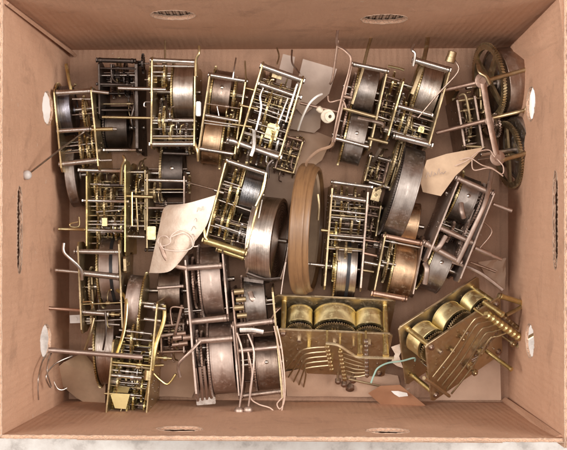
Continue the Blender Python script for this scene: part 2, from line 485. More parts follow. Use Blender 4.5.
            bm = bmesh.new(); sg = rng.choice((-1, 1)); q = [(cc, v, w), (cc, v + sg * 6, w + 2), (cc + 1, v + sg * 12, w + rng.uniform(-3, 4)), (cc + 4, v + sg * 13, w + 2)]
            tube(bm, q, .7, 6, 3); s.part('lever', bm, rng.choice((arb, mats[0], 'brass_dull')), o)
    def cock(s, px, py, h, sx, sy, mat='brass'):
        c = s.l(px, py, h); bm = bmesh.new()
        boxm(bm, c, (1, 0, 0), (0, 1, 0), (0, 0, 1), sx, sy, 1.4)
        boxm(bm, c + Vector((0, sy * .5 + .6, -3)), (1, 0, 0), (0, 1, 0), (0, 0, 1), sx * .8, 1.2, 7)
        bmesh.ops.bevel(bm, geom=list(bm.edges), offset=.0002, segments=1, affect='EDGES')
        lathe(bm, c + Vector((0, 0, .7)), (0, 0, 1), [(0, 1.5), (.7, 1.5), (1.0, 1.0)], 12)
        return s.part('bracket', bm, mat)

# ================================================================== the setting: table
bm = bmesh.new(); boxm(bm, (0, 0, -26), (1, 0, 0), (0, 1, 0), (0, 0, 1), 3000, 2600, 40)
tag(obj('table_surface', bm, M['table'], smooth=False), None, None, kind='structure')

# ================================================================== cardboard box
HB = 245.0
FC = {'tl': P(70, 50), 'tr': P(508, 48), 'br': P(508, 402), 'bl': P(69, 399)}
TC = {'tl': P(0, -2, HB), 'tr': P(565, -6, HB), 'br': P(564, 442, HB), 'bl': P(4, 432, HB)}
box = bpy.data.objects.new('cardboard_box', None); C.objects.link(box)
tag(box, 'open brown corrugated cardboard box with punched hand holes holding the clock parts', 'box')

def sheet_holes(outer, holes, o, e1, e2, n, t, name, mat, parent):
    """flat sheet with real openings; outline points in the plane (e1, e2)"""
    cu = bpy.data.curves.new('tmp', 'CURVE'); cu.dimensions = '2D'; cu.fill_mode = 'BOTH'
    for pts in [outer] + holes:
        sp = cu.splines.new('POLY'); sp.points.add(len(pts) - 1)
        for p, (x, y) in zip(sp.points, pts): p.co = (x, y, 0, 1)
        sp.use_cyclic_u = True
    cu.extrude = t / 2
    tmp = bpy.data.objects.new('tmp', cu); C.objects.link(tmp)
    dg = bpy.context.evaluated_depsgraph_get()
    me = bpy.data.meshes.new_from_object(tmp.evaluated_get(dg))
    bpy.data.objects.remove(tmp); bpy.data.curves.remove(cu)
    bm = bmesh.new(); bm.from_mesh(me); bpy.data.meshes.remove(me)
    for v in bm.verts:
        x, y, z = v.co; v.co = (o + e1 * x + e2 * y + n * z) * MM
    bmesh.ops.remove_doubles(bm, verts=bm.verts, dist=1e-7)
    return obj(name, bm, mat, parent, smooth=False)

def ell(cx, cy, a, b, n=40, jag=.25, pw=2.0):
    out = []
    for k in range(n):
        th = k * 2 * PI / n; c, s_ = math.cos(th), math.sin(th)
        out.append((cx + a * math.copysign(abs(c) ** (2 / pw), c) + rng.uniform(-jag, jag), cy + b * math.copysign(abs(s_) ** (2 / pw), s_) + rng.uniform(-jag, jag)))
    return out

def flute_ring(pts, o, e1, e2, n, t, parent, close=True):
    """torn corrugated edge: zigzag paper between the two liners"""
    # resample
    P2 = pts + ([pts[0]] if close else []); out = []; acc = 0
    for (x0, y0), (x1, y1) in zip(P2, P2[1:]):
        L = math.hypot(x1 - x0, y1 - y0); k = 0
        while acc < L:
            out.append((x0 + (x1 - x0) * acc / L, y0 + (y1 - y0) * acc / L)); acc += rng.uniform(1.7, 2.9)
        acc -= L
    path = [o + e1 * x + e2 * y + n * (t * rng.uniform(.2, .42) * (1 if i % 2 else -1)) for i, (x, y) in enumerate(out)]
    bm = bmesh.new()
    if close: path.append(path[0])
    tube(bm, path, .28, 5, 0)
    for sg in (-1, 1):
        pth = [o + e1 * (x + rng.uniform(-.5, .5)) + e2 * (y + rng.uniform(-.6, .6)) + n * (t * .5 * sg + rng.uniform(-.25, .25)) for (x, y) in out]
        if close: pth.append(pth[0])
        tube(bm, pth, .38, 5, 0)
    obj('corrugated_edge', bm, M['card_light'], parent)

def wall(name, f0, f1, t0, t1, holes, mat, outer=(), t=3.6):
    """f0,f1 floor corners, t0,t1 rim corners (left to right seen from inside)"""
    o = (f0 + f1) / 2; e1 = (f1 - f0).normalized()
    mt = (t0 + t1) / 2; e2 = (mt - o); e2 = (e2 - e1 * e2.dot(e1)).normalized(); n = e1.cross(e2)
    def uv(p): d = p - o; return (d.dot(e1), d.dot(e2))
    a, b, c, d = uv(f0), uv(f1), uv(t1), uv(t0)
    a = (a[0] - 6, a[1] - 4); b = (b[0] + 6, b[1] - 4); c = (c[0] + 5, c[1]); d = (d[0] - 5, d[1])
    # ragged rim
    rim = []
    for k in range(41):
        f = k / 40; rim.append((c[0] + (d[0] - c[0]) * f, c[1] + (d[1] - c[1]) * f + rng.uniform(-.7, .7)))
    oo = o - n * (t / 2) * (1 if (Vector((0, 0, 60)) - o).dot(n) > 0 else -1)
    hl = []
    for (px, py, su, sv, pw, *_) in holes:
        # intersect view ray with the wall plane
        cam = Vector((0, 0, D)); dr = P(px, py, 0) - cam
        k = (o - cam).dot(n) / dr.dot(n); q = uv(cam + dr * k); hl.append(ell(q[0], q[1], su, sv, pw=pw, n=56))
    w = sheet_holes([a, b] + rim, hl, oo, e1, e2, n, t, name, mat, box)
    for h in hl: flute_ring(h, oo, e1, e2, n, t, w)
    for h, hd in zip(hl, holes):      # the fluting of the second wall seen inside the upper grips
        if hd[5:] :
            xs = [p[0] for p in h]; ys = [p[1] for p in h]; sg = -1 if (Vector((0, 0, 60)) - o).dot(n) > 0 else 1
            bm = bmesh.new(); x = min(xs) - 2; k = 0
            while x < max(xs) + 2:
                pth = []; y = min(ys) - 4; j = 0
                while y < max(ys) + 4:
                    pth.append(oo + e1 * (x + (1.1 if j % 2 else -1.1)) + e2 * y + n * sg * (3.2 + .6 * (k % 2))); y += 2.2; j += 1
                tube(bm, pth, .5, 5, 0); x += 3.1; k += 1
            obj('inner_fluting', bm, M['card_light'], w)
    flute_ring(rim, oo, e1, e2, n, t, w, False)
    # outer sleeve wall behind the upper grips
    for (x0, x1, z0, z1) in outer:
        bm = bmesh.new(); sg = -1 if (Vector((0, 0, 60)) - o).dot(n) > 0 else 1
        prism(bm, [(x0, z0), (x1, z0), (x1, z1), (x0, z1)], o + n * sg * (t + (7 if z1 > 220 else 4.5)), e1, e2, n, 3, 0)
        obj('outer_sleeve', bm, M['card'], w, smooth=False)
    return w
# holes: (px, py, half length, half height, squareness)
wall('back_wall', FC['tl'], FC['tr'], TC['tl'], TC['tr'], [(173, 15, 20, 20, 2.1, 1), (384, 19, 21, 21, 2.1, 1)], M['card'], [(-230, 230, 40, 243)])
wall('front_wall', FC['br'], FC['bl'], TC['br'], TC['bl'], [(180, 429, 20, 15, 2.0), (388, 431, 19, 15, 2.0)], M['card'], [(-180, 180, 80, 214)], 2.6)
wall('side_wall', FC['bl'], FC['tl'], TC['bl'], TC['tl'], [(47.5, 108, 16, 21, 2.0), (45.5, 341, 16, 21, 2.0), (19.5, 230, 38, 9, 3.0, 1)], M['card_side'], [(-60, 60, 80, 235)], 2.2)
wall('side_wall', FC['tr'], FC['br'], TC['tr'], TC['br'], [(531, 104, 16, 20, 2.0), (530, 341, 16, 20, 2.0), (555.5, 220, 42, 10, 3.0, 1)], M['card_side'], [(-60, 60, 80, 235)], 2.2)
bm = bmesh.new()
fl = [(FC[k].x, FC[k].y) for k in ('bl', 'br', 'tr', 'tl')]
prism(bm, fl, (0, 0, -3), (1, 0, 0), (0, 1, 0), (0, 0, 1), 6, 0)
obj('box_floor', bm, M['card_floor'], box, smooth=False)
# floor flap that stops short of the front wall, and corner tabs
bm = bmesh.new()
pp = [P(100, 63), P(300, 62), P(470, 66), P(498, 70), P(500, 397.5), P(300, 396.5), P(78, 397)]
prism(bm, [(q.x, q.y) for q in pp], (0, 0, 2.2), (1, 0, 0), (0, 1, 0), (0, 0, 1), 2.4, 0)
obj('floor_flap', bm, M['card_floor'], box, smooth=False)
def thin_sheet(name, quad, t, mat, parent=None, nx=1, ny=1, curl=None, smooth=True):
    """quad of 4 world points (mm), optional displacement curl(s,t)->Vector"""
    a, b, c, d = [Vector(q) for q in quad]; bm = bmesh.new()
    nrm = (b - a).cross(d - a).normalized(); G = []
    for j in range(ny + 1):
        row = []
        for i in range(nx + 1):
            s_, t_ = i / nx, j / ny
            p = (a * (1 - s_) + b * s_) * (1 - t_) + (d * (1 - s_) + c * s_) * t_
            if curl: p = p + curl(s_, t_)
            row.append((bm.verts.new((p + nrm * t / 2) * MM), bm.verts.new((p - nrm * t / 2) * MM)))
        G.append(row)
    for j in range(ny):
        for i in range(nx):
            for k in (0, 1):
                f = [G[j][i][k], G[j][i + 1][k], G[j + 1][i + 1][k], G[j + 1][i][k]]
                bm.faces.new(f if k == 0 else f[::-1])
    def edge(ids):
        for (p, q) in zip(ids, ids[1:]): bm.faces.new((p[0], p[1], q[1], q[0]))
    edge([G[0][i] for i in range(nx + 1)]); edge([G[ny][i] for i in range(nx, -1, -1)])
    edge([G[j][0] for j in range(ny, -1, -1)]); edge([G[j][nx] for j in range(ny + 1)])
    return obj(name, bm, M[mat], parent, smooth)
# corner tab of the right wall, standing a little off it
thin_sheet('corner_tab', [P(506, 52, 40), P(530, 60, 92), P(566, 40, 240), P(561, -4, 241)], 4, 'card_side', box)
thin_sheet('corner_tab', [P(72, 52, 3), P(76, 56, 3), P(8, 4, 240), P(3, 0, 240)], 3, 'card', box)
thin_sheet('corner_tab', [P(506, 398, 3), P(502, 401, 3), P(553, 440, 235), P(562, 436, 235)], 3, 'card_side', box)

# ================================================================== clock movements
S = 'steel'
# 1  left, with the long hammer
m = Mov('clock_movement', 'brass clock movement against the left box wall, long hammer reaching over the side', ((54, 88), (61, 172)), ((90, 86), (99, 170)), top=88)
m.plate((54, 88), (61, 172)); m.plate((90, 86), (99, 170))
m.pillar((56, 93), (91, 91), 3); m.pillar((59, 131), (90, 129), 2.5); m.pillar((61, 164), (98, 160), 3)
m.rod((92, 91), (109, 93), 1.8, h=83); m.rod((91, 129.5), (113, 129), 2, 'brass', 83); m.rod((113, 129), (117, 129), 1.5, h=83); m.rod((98, 160.5), (112, 160), 1.2, h=83)
m.barrel(64, 108, 25, 12, 'blued'); m.barrel(70, 174, 32, 10, 'grey_barrel', h=42, wheel=0)
m.lever([(66, 64, 70), (69, 80, 78), (72, 95, 80)], 1.6, 'brass_gold', flat=.6)
m.wheel(83, 112, 18); m.wheel(80, 148, 22); m.wheel(87, 150, 14, h=66); m.rod((72, 99), (91, 99), 1, h=76, collar=1); m.rod((70, 146), (95, 143), .9, h=76)
m.hammer([(84, 132, 84), (58, 151, 130), (27, 175, 178)], .9, 4.3, S, 'lead')
m.lever([(60, 155, 75), (68, 150, 82), (72, 150, 84)], .8); m.lever([(74, 84, 82), (76, 85, 80), (70, 88, 70)], .7, 'brass')
m.fill(7)

# 2  black movement
m = Mov('clock_movement', 'blackened steel movement beside the back wall, its frame almost black', ((98, 58), (100, 148)), ((137, 60), (137, 150)), top=70)
m.plate((98, 60), (100, 118), 'steel_dark'); m.plate((136, 60), (137, 152), 'steel_dark', t=3)
m.pillar((98, 60), (134, 61), 2.6, 'steel_dark'); m.pillar((98, 84), (136, 85), 1.6, 'steel_dark'); m.pillar((101, 110), (136, 110), 1.3, 'steel_dark'); m.pillar((105, 150), (140, 150), 1.8, 'steel')
m.barrel(116, 126, 22, 22, 'steel_dark', h=32, wmat='steel_dark'); m.wheel(142, 62, 10, 'steel_dark', full=False); m.wheel(112, 74, 10, 'steel_dark'); m.wheel(127, 84, 12, 'steel_dark')
m.rod((100, 68), (136, 69), .8, 'steel_dark'); m.lever([(111, 64, 66), (112, 78, 66), (118, 83, 66)], 1, 'steel_dark'); m.lever([(132, 85, 66), (135, 100, 66), (131, 120, 66), (136, 132, 60)], 1.2, 'steel_dark')
m.fill(5, ('steel_dark', 'steel_brown', 'brass_dull'), 'steel_dark')

# 3  bright movement with the big silver barrel
m = Mov('clock_movement', 'bright brass movement with one broad silver spring barrel near the back wall', ((152, 56), (151, 148)), ((195, 60), (194, 150)), top=85)
m.plate((152, 56), (151, 148)); m.plate((195, 60), (194, 150))
m.pillar((152, 60), (195, 62), 2.6); m.pillar((151, 144), (194, 144), 3)
m.rod((152, 72), (164, 72), 1, h=80); m.rod((118, 88), (166, 89.5), 1.9, h=80); m.rod((102, 117), (154, 118), 1.4, 'brass', 80)
m.rod((152, 121), (190, 121), .9, h=76); m.rod((152, 136), (194, 136), .9, h=78)
m.barrel(183, 89, 26, 20, 'steel_barrel', h=48)
m.wheel(164, 74, 15); m.wheel(163, 120, 15, h=66); m.wheel(149, 78, 13, full=False, h=68); m.wheel(159, 120, 7, 'brass', h=76); m.wheel(171, 128, 13, 'brass_dull', h=58)
m.lever([(165, 40, 66), (165, 60, 74), (164.5, 80, 80)], .9, 'brass_dull'); m.lever([(199, 46, 90), (199, 53, 92), (196, 60, 90), (195.5, 76, 86)], 1.3, 'brass')
m.lever([(194, 140, 82), (197, 150, 84), (198, 161, 80)], 1.2, 'brass'); m.lever([(152, 102, 80), (145, 102, 80), (144, 106, 80), (147, 107, 78)], .7)
bm = bmesh.new(); c = m.l(198.5, 109, 80); boxm(bm, c, (1, 0, 0), (0, 1, 0), (0, 0, 1), 4.5, 14, 8); bmesh.ops.bevel(bm, geom=list(bm.edges), offset=.0006, segments=2, affect='EDGES'); m.part('white_clip', bm, 'white')
m.fill(7)

# 4  two barrels, slightly turned
m = Mov('clock_movement', 'two-barrel movement with brown and coppery drums just right of the silver-barrel one', ((210, 72), (197, 160)), ((246, 78), (234, 158)), top=80)
m.plate((210, 72), (197, 160), 'brass_dull'); m.plate((246, 78), (234, 158), 'brass')
m.pillar((210, 75), (246, 81), 2.7); m.pillar((205, 115), (239, 121), 1.8); m.pillar((199, 148.5), (234, 154), 2.2)
m.barrel(221.5, 91, 23, 18, 'steel_brown', h=42, knob=True); m.barrel(212, 139, 24, 18, 'copper', h=46, wheel=1)
m.wheel(234, 92, 17); m.wheel(229, 125, 12, 'brass', h=62); m.rod((203, 120), (236, 125), .8, h=76); m.rod((204, 123), (236, 127), .7, h=76)
m.lever([(236, 58, 70), (234, 70, 78), (233, 78, 78)], .8, 'steel'); m.lever([(245, 61, 72), (246, 80, 82)], .8, 'brass_dull'); m.rod((246, 88), (254, 90), 1.6, 'brass', 66)
m.rod((217, 106), (219, 116), .6, h=78); m.fill(7)

# 5  open movement with bright gears
m = Mov('clock_movement', 'tilted open brass movement full of bright gears, two silver pillars at its head', ((264, 61), (236, 152)), ((303, 75), (279, 160)), top=96)
m.plate((264, 61), (236, 152)); m.plate((303, 75), (279, 160))
m.pillar((262, 66), (303, 80.5), 3.2, h=92); m.pillar((260, 84), (300, 97), 2.6, h=92)
m.pillar((229, 140), (280, 157), 3.4, h=90)
m.rod((256, 106), (292, 119), .9, h=88, collar=1); m.rod((254, 110), (291, 123), .9, h=88, collar=2); m.rod((248, 128), (286, 141), 1.0, h=86)
m.rod((240, 105), (258, 109), 1.1, 'brass', 88); m.rod((232, 124), (252, 127), 1.1, 'brass', 88)
m.wheel(267, 108, 20); m.wheel(276, 128, 22); m.wheel(262, 136, 16, h=70); m.wheel(271, 140, 14, 'brass_gold', h=76); m.wheel(281, 100, 14, 'brass_dull', h=70)
m.cock(272, 132, 86, 12, 14, 'brass_gold'); m.cock(277, 76, 86, 10, 5, 'brass_dull')
m.lever([(263, 88, 92), (260, 96, 94), (261, 108, 94), (256, 130, 92)], 1.1); m.lever([(297, 84, 96), (291, 104, 96), (286, 122, 92)], 1.1); m.lever([(288, 98, 90), (278, 124, 90)], .9)
m.lever([(277, 48, 60), (279, 56, 74), (277, 64, 88)], .8, 'brass_dull'); m.lever([(292, 50, 60), (292, 62, 74), (297, 70, 80), (300, 74, 90)], .9, 'steel_brown')
m.lever([(254, 130, 94), (254, 146, 96), (251, 156, 96)], 2.0, 'steel', flat=.5); m.fill(9)

# 6  rusty movement
m = Mov('clock_movement', 'rusty steel two-drum movement with a long cranked lever rising towards the back wall', ((352, 62), (334, 146)), ((388, 70), (369, 150)), top=84)
m.plate((352, 62), (334, 146), 'rusty'); m.plate((388, 70), (369, 150), 'brass_dull')
m.pillar((353, 64), (387, 71), 2.6); m.pillar((342, 108), (376, 117), 2, 'brass_dull'); m.pillar((334, 138), (369, 147), 2.2)
m.barrel(367, 88, 22, 20, 'grey_barrel', h=44); m.barrel(356, 137, 26, 19, 'grey_barrel', h=44, knob=True)
m.wheel(352, 92, 22, 'rusty'); m.wheel(345, 120, 17, 'rusty'); m.rod((300, 103), (338, 112), 1.5, 'rusty', 74)
m.lever([(338, 28, 100), (337, 44, 108), (345, 50, 112), (351, 58, 112), (349, 72, 108), (344, 90, 104), (337, 120, 100), (333, 142, 92)], 1.35, 'rusty', flat=.6)
m.lever([(338, 40, 100), (333, 76, 86), (330, 84, 80)], 1.2, 'rusty'); m.lever([(371, 38, 60), (367, 52, 70), (362, 72, 80), (352, 104, 84)], 1.6, 'brass_dull', flat=.6)
m.rod((342, 96), (352, 98), 1.8, 'rusty', 88); m.lever([(328, 96, 82), (330, 102, 84), (342, 100, 84), (346, 108, 84)], 1, 'rusty'); m.lever([(358, 118, 84), (381, 123, 88), (383, 127, 86)], 1.7, 'steel_brown')
m.lever([(333, 138, 90), (331, 146, 84), (318, 151, 84), (308, 160, 86), (306, 166, 90)], 1.6, 'leather', flat=.4)
m.lever([(381, 148, 82), (371, 166, 60)], 2.0, 'steel', flat=.5); m.rod((368, 138), (388, 143), 1.6, 'brass_dull', 84)
m.fill(7, ('brass_dull', 'rusty'), 'rusty')

# 7  movement with the huge spring drum
m = Mov('clock_movement', 'brass movement whose huge grey spring drum hangs below it, right of the rusty one', ((414, 58), (388, 150)), ((451, 68), (428, 150)), top=96)
m.plate((403, 77), (389, 140), 'brass'); m.plate((450, 68), (429, 148), 'brass_dull')
m.pillar((414, 60), (449, 70), 3.4, h=94); m.pillar((398, 106), (431, 115), 2.4, h=92); m.pillar((395, 136), (431, 145), 3.4, h=92)
m.barrel(430, 88, 26, 20, 'steel_barrel', h=56); m.wheel(417, 84, 32, 'brass_dull', h=56)
m.lever([(428, 36, 60), (426, 50, 76), (421, 70, 90), (412, 94, 92)], 2.2, 'brass_dull', flat=.4); m.lever([(414, 44, 98), (412, 50, 100), (415, 54, 100), (413, 66, 98)], 1.5, 'steel')
m.wheel(409, 122, 20, 'brass_dull', h=72); m.wheel(403, 118, 18, 'brass', h=70); m.wheel(395, 160, 26, 'brass_dull', h=56); m.wheel(400, 162, 28, 'brass_dull', h=54)
m.barrel(407, 190, 45, 21, 'grey_barrel', h=50, wheel=-1, wmat='steel_dark', open_=-1)
m.lever([(388, 66, 84), (398, 68, 84), (404, 70, 84)], 1.3, 'brass'); m.cock(421, 130, 84, 6, 5, 'brass_gold'); m.wheel(392, 130, 10, 'steel_dark', h=82)
m.lever([(383, 186, 60), (376, 190, 60), (372, 200, 52)], 1.4, 'brass_dull'); m.cock(376, 195, 60, 9, 12, 'brass_dull')
m.hammer([(418, 118, 92), (428, 106, 96), (440, 92, 104), (458, 72, 112), (456, 62, 112), (451, 57, 112)], .8, 4.6, 'steel_brown', 'brass_dull', 'drum')
m.fill(6)

# 8  big wheels top right
m = Mov('clock_movement', 'brown steel movement with two large spoked wheels in the corner of back and right walls', ((478, 72), (494, 156)), ((528, 62), (540, 150)), top=96, tilt=-.2)
m.plate((478, 74), (497, 160), 'brass_plate', shape='strut', t=4); m.plate((527, 62), (545, 158), 'steel_brown', shape='strut', t=3)
m.pillar((481, 82), (528, 69), 2.4, 'brass_dull', h=98, h2=86); m.pillar((440, 91), (480, 82), 2.3, 'rusty', h=90, h2=98, screws=False); m.pillar((436, 133), (488, 120), 2.3, 'rusty', h=84, h2=94, screws=False); m.pillar((488, 119), (526, 110), 2.0, 'brass_dull', h=92, h2=84)
m.pillar((502, 160), (545, 148), 2.4, 'brass_dull', h=94, h2=86)
m.barrel(518, 77, 35, 22, 'steel_brown', h=52, wheel=0, knob=True, cap_mat='grey_barrel'); m.barrel(537, 145, 32, 20, 'grey_barrel', h=60, wheel=0)
m.wheel(502, 76, 39, 'brass_dull', h=52, spokes=4, t=3, pinion=False); m.wheel(520, 152, 34, 'brass_dull', h=52, spokes=4, t=2.6, pinion=False)
m.wheel(485, 96, 15, 'brass_dull', h=62, full=False); m.wheel(492, 122, 16, 'brass_dull', h=50, full=False); m.wheel(500, 124, 12, 'steel_brown', h=66, full=False)
bm = bmesh.new(); q = m.l(527, 37, 70); lathe(bm, q, (0, 0, 1), [(0, 2.6), (0, 5.2), (2.2, 5.4), (3, 4.8), (3, 2.6), (0, 2.6)], 24, False); w_ = m.part('eyelet', bm, 'brass_dull')
for (x, y, r, z) in ((482, 81, 7.5, 99), (497, 158, 7.5, 95), (489, 121, 4.5, 95)):
    bm = bmesh.new(); lathe(bm, m.l(x, y, z), m.Mi.to_3x3() @ Vector((.15, 0, 1)), [(0, r * .9), (.3, r), (1.6, r), (1.9, r * .9), (1.9, r * .45), (3.2, r * .42), (3.2, r * .15)], 26); m.part('plate_lobe', bm, 'rusty')
m.lever([(483, 80, 101), (489, 118, 99), (497, 156, 97)], 3.0, 'rusty', 'plate_strap', .35, 3)
m.lever([(526, 42, 70), (527, 56, 76), (529, 72, 86)], 1.1, 'brass_dull'); m.lever([(528, 70, 88), (529, 95, 90), (525, 110, 88)], 1.2, 'brass_dull')
m.lever([(478, 65, 96), (480, 72, 102), (486, 76, 103), (490, 84, 101)], 2.2, 'brass_dull', flat=.6)
m.lever([(459, 96, 74), (465, 95, 76), (469, 112, 74), (471, 128, 70)], 1.3, 'brass_dull')
bm = bmesh.new(); tube(bm, [m.l(530, 88, 92), m.l(532, 96, 92), m.l(531, 108, 88), m.l(530, 118, 82)], 3.2, 10, 5, .6); m.part('white_tape', bm, 'white')
m.lever([(524, 113, 84), (535, 108, 84), (536, 128, 80)], 1.0, 'brass_dull')
m = Mov('clock_movement', 'small dark steel plate frame lying beside the two large spoked wheels', ((457, 96), (465, 148)), ((474, 92), (484, 148)), top=70)
m.plate((457, 98), (465, 148), 'steel_brown', shape='rect', t=2.4); m.plate((474, 94), (484, 150), 'steel_brown', shape='rect', t=2.4)
m.pillar((457, 101), (475, 98), 1.8, 'brass_dull'); m.pillar((464, 146), (483, 147), 1.8, 'brass_dull')
m.wheel(470, 118, 16, 'brass_dull', h=44); m.wheel(466, 128, 12, 'steel_brown', h=52); m.fill(5, ('brass_dull', 'steel_brown'), 'steel_brown')

# small movements lying low between the others
m = Mov('clock_movement', 'low rusty movement wedged between the rusty two-drum one and the silver-drum brass one', ((386, 72), (374, 128)), ((404, 78), (392, 132)), top=62)
m.plate((386, 72), (374, 128), 'rusty'); m.plate((401, 78), (390, 132), 'brass_dull'); m.pillar((385, 76), (401, 81), 1.6, 'rusty'); m.pillar((377, 116), (392, 121), 1.6, 'steel'); m.fill(6, ('brass_dull', 'rusty', 'brass'), 'rusty', 12)
m = Mov('clock_movement', 'low brass movement half hidden right of the waisted brass plates', ((128, 162), (128, 232)), ((146, 164), (146, 236)), top=54)
m.plate((129, 166), (129, 232), 'brass_dull'); m.plate((145, 166), (145, 234), 'brass_dull'); m.pillar((129, 172), (145, 172), 1.8, 'steel'); m.pillar((129, 226), (145, 226), 1.8, 'steel'); m.wheel(136, 190, 17, 'brass', h=32); m.wheel(141, 206, 13, 'brass_dull', h=34); m.fill(6, ('brass_dull', 'brass'), 'steel', 12)
m = Mov('clock_movement', 'low rusty movement between the fly-vane movement and the pinkish drums', ((160, 322), (160, 356)), ((184, 320), (186, 356)), top=66)
m.plate((161, 322), (161, 356), 'rusty'); m.plate((183, 320), (184, 356), 'pink'); m.pillar((161, 326), (183, 324), 1.8, 'pink'); m.pillar((161, 352), (184, 351), 1.8, 'rusty'); m.wheel(169, 338, 15, 'rusty', h=44); m.wheel(176, 340, 12, 'brass_dull', h=46); m.fill(6, ('rusty', 'pink'), 'rusty', 12)
m = Mov('clock_movement', 'low brass movement in the gap under the rusty two-drum movement', ((372, 152), (364, 184)), ((392, 156), (384, 186)), top=46)
m.plate((372, 152), (364, 184), 'brass_dull'); m.plate((390, 156), (383, 186), 'rusty'); m.pillar((371, 156), (389, 160), 1.8, 'steel'); m.pillar((366, 180), (384, 183), 1.8, 'brass_dull'); m.wheel(378, 168, 14, 'brass_dull', h=26); m.fill(4, ('brass_dull', 'brass', 'rusty'), 'rusty', 11)
m = Mov('clock_movement', 'low brass and rust movement peeping out between the open bright gears and the wooden ring', ((286, 132), (274, 172)), ((306, 138), (294, 178)), top=40)
m.plate((286, 132), (274, 172), 'rusty'); m.plate((304, 138), (292, 177), 'brass_dull'); m.pillar((285, 136), (303, 141), 1.8, 'rusty'); m.pillar((275, 168), (293, 173), 1.8, 'brass_dull'); m.wheel(290, 152, 13, 'brass_dull', h=22); m.fill(4, ('brass_dull', 'rusty'), 'rusty', 10)
m = Mov('clock_movement', 'low brown movement between the banded silver barrel and the copper barrels', ((366, 196), (360, 250)), ((384, 200), (378, 226)), top=48)
m.plate((367, 200), (363, 250), 'rusty'); m.plate((381, 202), (376, 240), 'brass_dull'); m.pillar((367, 206), (381, 208), 1.8, 'rusty'); m.pillar((364, 240), (378, 242), 1.8, 'copper_rod'); m.fill(5, ('brass_dull', 'rusty'), 'rusty', 11)

# 9  dark movement above the paper tag
m = Mov('clock_movement', 'dark movement with a blackish drum between the silver-barrel one and the cream tag', ((147, 168), (147, 250)), ((184, 168), (184, 250)), top=70)
m.plate((147, 170), (147, 252), 'brass_dull'); m.plate((184, 172), (184, 240), 'steel_brown')
m.pillar((147, 180), (185, 181), 2.0); m.pillar((163, 153), (189, 154), 1.6, 'steel_dark', screws=False); m.rod((186, 182), (216, 190), .9, h=66, h2=84)
m.pillar((147, 208), (176, 208), 1.5, 'steel_brown'); m.pillar((147, 250), (170, 250), 1.8, 'steel_dark')
m.barrel(172, 172, 25, 21, 'steel_dark', h=36, wmat='brass_dull', knob=True); m.wheel(160, 168, 19, 'brass_dull'); m.wheel(154, 192, 10, 'brass_dull', h=54)
m.barrel(169, 292, 23, 22, 'steel_brown', h=30, wheel=0, cap_mat='steel_dark')
bm = bmesh.new(); boxm(bm, m.l(152, 233, 68), (1, 0, 0), (0, 1, 0), (0, 0, 1), 8, 13, 6); bmesh.ops.bevel(bm, geom=list(bm.edges), offset=.0005, segments=2, affect='EDGES'); m.part('brass_block', bm, 'brass')
m.wheel(189, 184, 9, 'brass_dull', h=48, full=False); m.fill(7, ('brass_dull', 'steel_brown'))

# 10  waisted brass plates
m = Mov('clock_movement', 'brass movement with wide waisted plates, below the long-hammer movement', ((86, 168), (86, 252)), ((125, 166), (125, 256)), top=80)
m.plate((87, 172), (86, 250), 'brass_gold'); m.plate((125, 160), (125, 256), 'brass_gold')
m.pillar((80, 170), (123, 171), 2.4); m.pillar((84, 200.5), (127, 201.5), 1.8); m.pillar((58, 229), (86, 229.5), 1.7, 'brass', screws=False); m.pillar((86, 230), (124, 231), 1.4, 'steel')
m.wheel(97, 198, 26); m.wheel(104, 206, 18, 'brass', h=60); m.wheel(111, 196, 22, 'brass_dull'); m.wheel(97, 232, 12, h=64); m.wheel(115, 228, 13, 'brass', h=56)
m.rod((90, 184), (122, 185), .8, h=72, collar=2); m.rod((110, 185), (120, 185), 1.8, 'steel_dark', 76); m.rod((127, 196), (153, 197), 1.7, 'brass', 70); m.rod((126, 236), (145, 237), 1.8, S, 66); m.rod((96, 212), (122, 210), .8, h=72)
m.lever([(79, 217, 78), (79, 226, 80), (72, 227, 82), (70, 224, 82), (78, 222, 82)], .8, 'brass'); m.lever([(123, 156, 84), (125, 160, 86), (122, 167, 84), (121, 184, 80)], 1.5, 'brass'); m.lever([(132, 192, 74), (132, 226, 74)], 1.0, 'brass'); m.lever([(136, 196, 70), (138, 230, 66)], .9, 'brass_dull')
bm = bmesh.new(); boxm(bm, m.l(105, 222, 74), (1, 0, 0), (0, 1, 0), (0, 0, 1), 5, 8, 5); m.part('brass_block', bm, 'brass'); m.fill(9, ('brass', 'brass', 'brass_dull'))

# 11  black barrel, tilted
m = Mov('clock_movement', 'tilted brass movement with a glossy black spring barrel at the middle of the heap', ((227, 159), (204, 243)), ((266, 172), (246, 252)), top=100)
m.plate((227, 159), (204, 243), 'brass'); m.plate((266, 172), (246, 252), 'brass')
m.pillar((228, 161), (265, 173), 2.6); m.pillar((204, 240), (245, 253), 3.8, 'brass_gold'); m.pillar((218, 249), (244, 258), 3.0, 'brass_gold', h=82)
m.barrel(251, 191, 27, 18, 'black_barrel', h=64, wheel=0)
m.wheel(238, 191, 31, 'brass', h=62, t=2); m.wheel(230, 190, 22, 'brass', h=70); m.wheel(222, 220, 16, 'brass', h=76); m.wheel(228, 221, 19, 'brass_gold', h=70); m.wheel(214, 216, 17, 'brass', h=72)
m.rod((224, 181), (240, 186), .8, h=92); m.rod((219, 200), (256, 213), .9, h=86); m.rod((215, 224), (250, 236), 1.1, h=90); m.rod((214, 190), (224, 193), 1.6, h=86)
m.lever([(268, 178, 100), (268, 166, 104), (273, 160, 106)], 1.6, 'steel_dark'); m.lever([(204, 226, 100), (205, 236, 102), (207, 240, 102)], 1.2, 'brass'); m.lever([(266, 173, 103), (263, 190, 104), (256, 206, 102)], 1.3, 'brass')
m.fill(8)

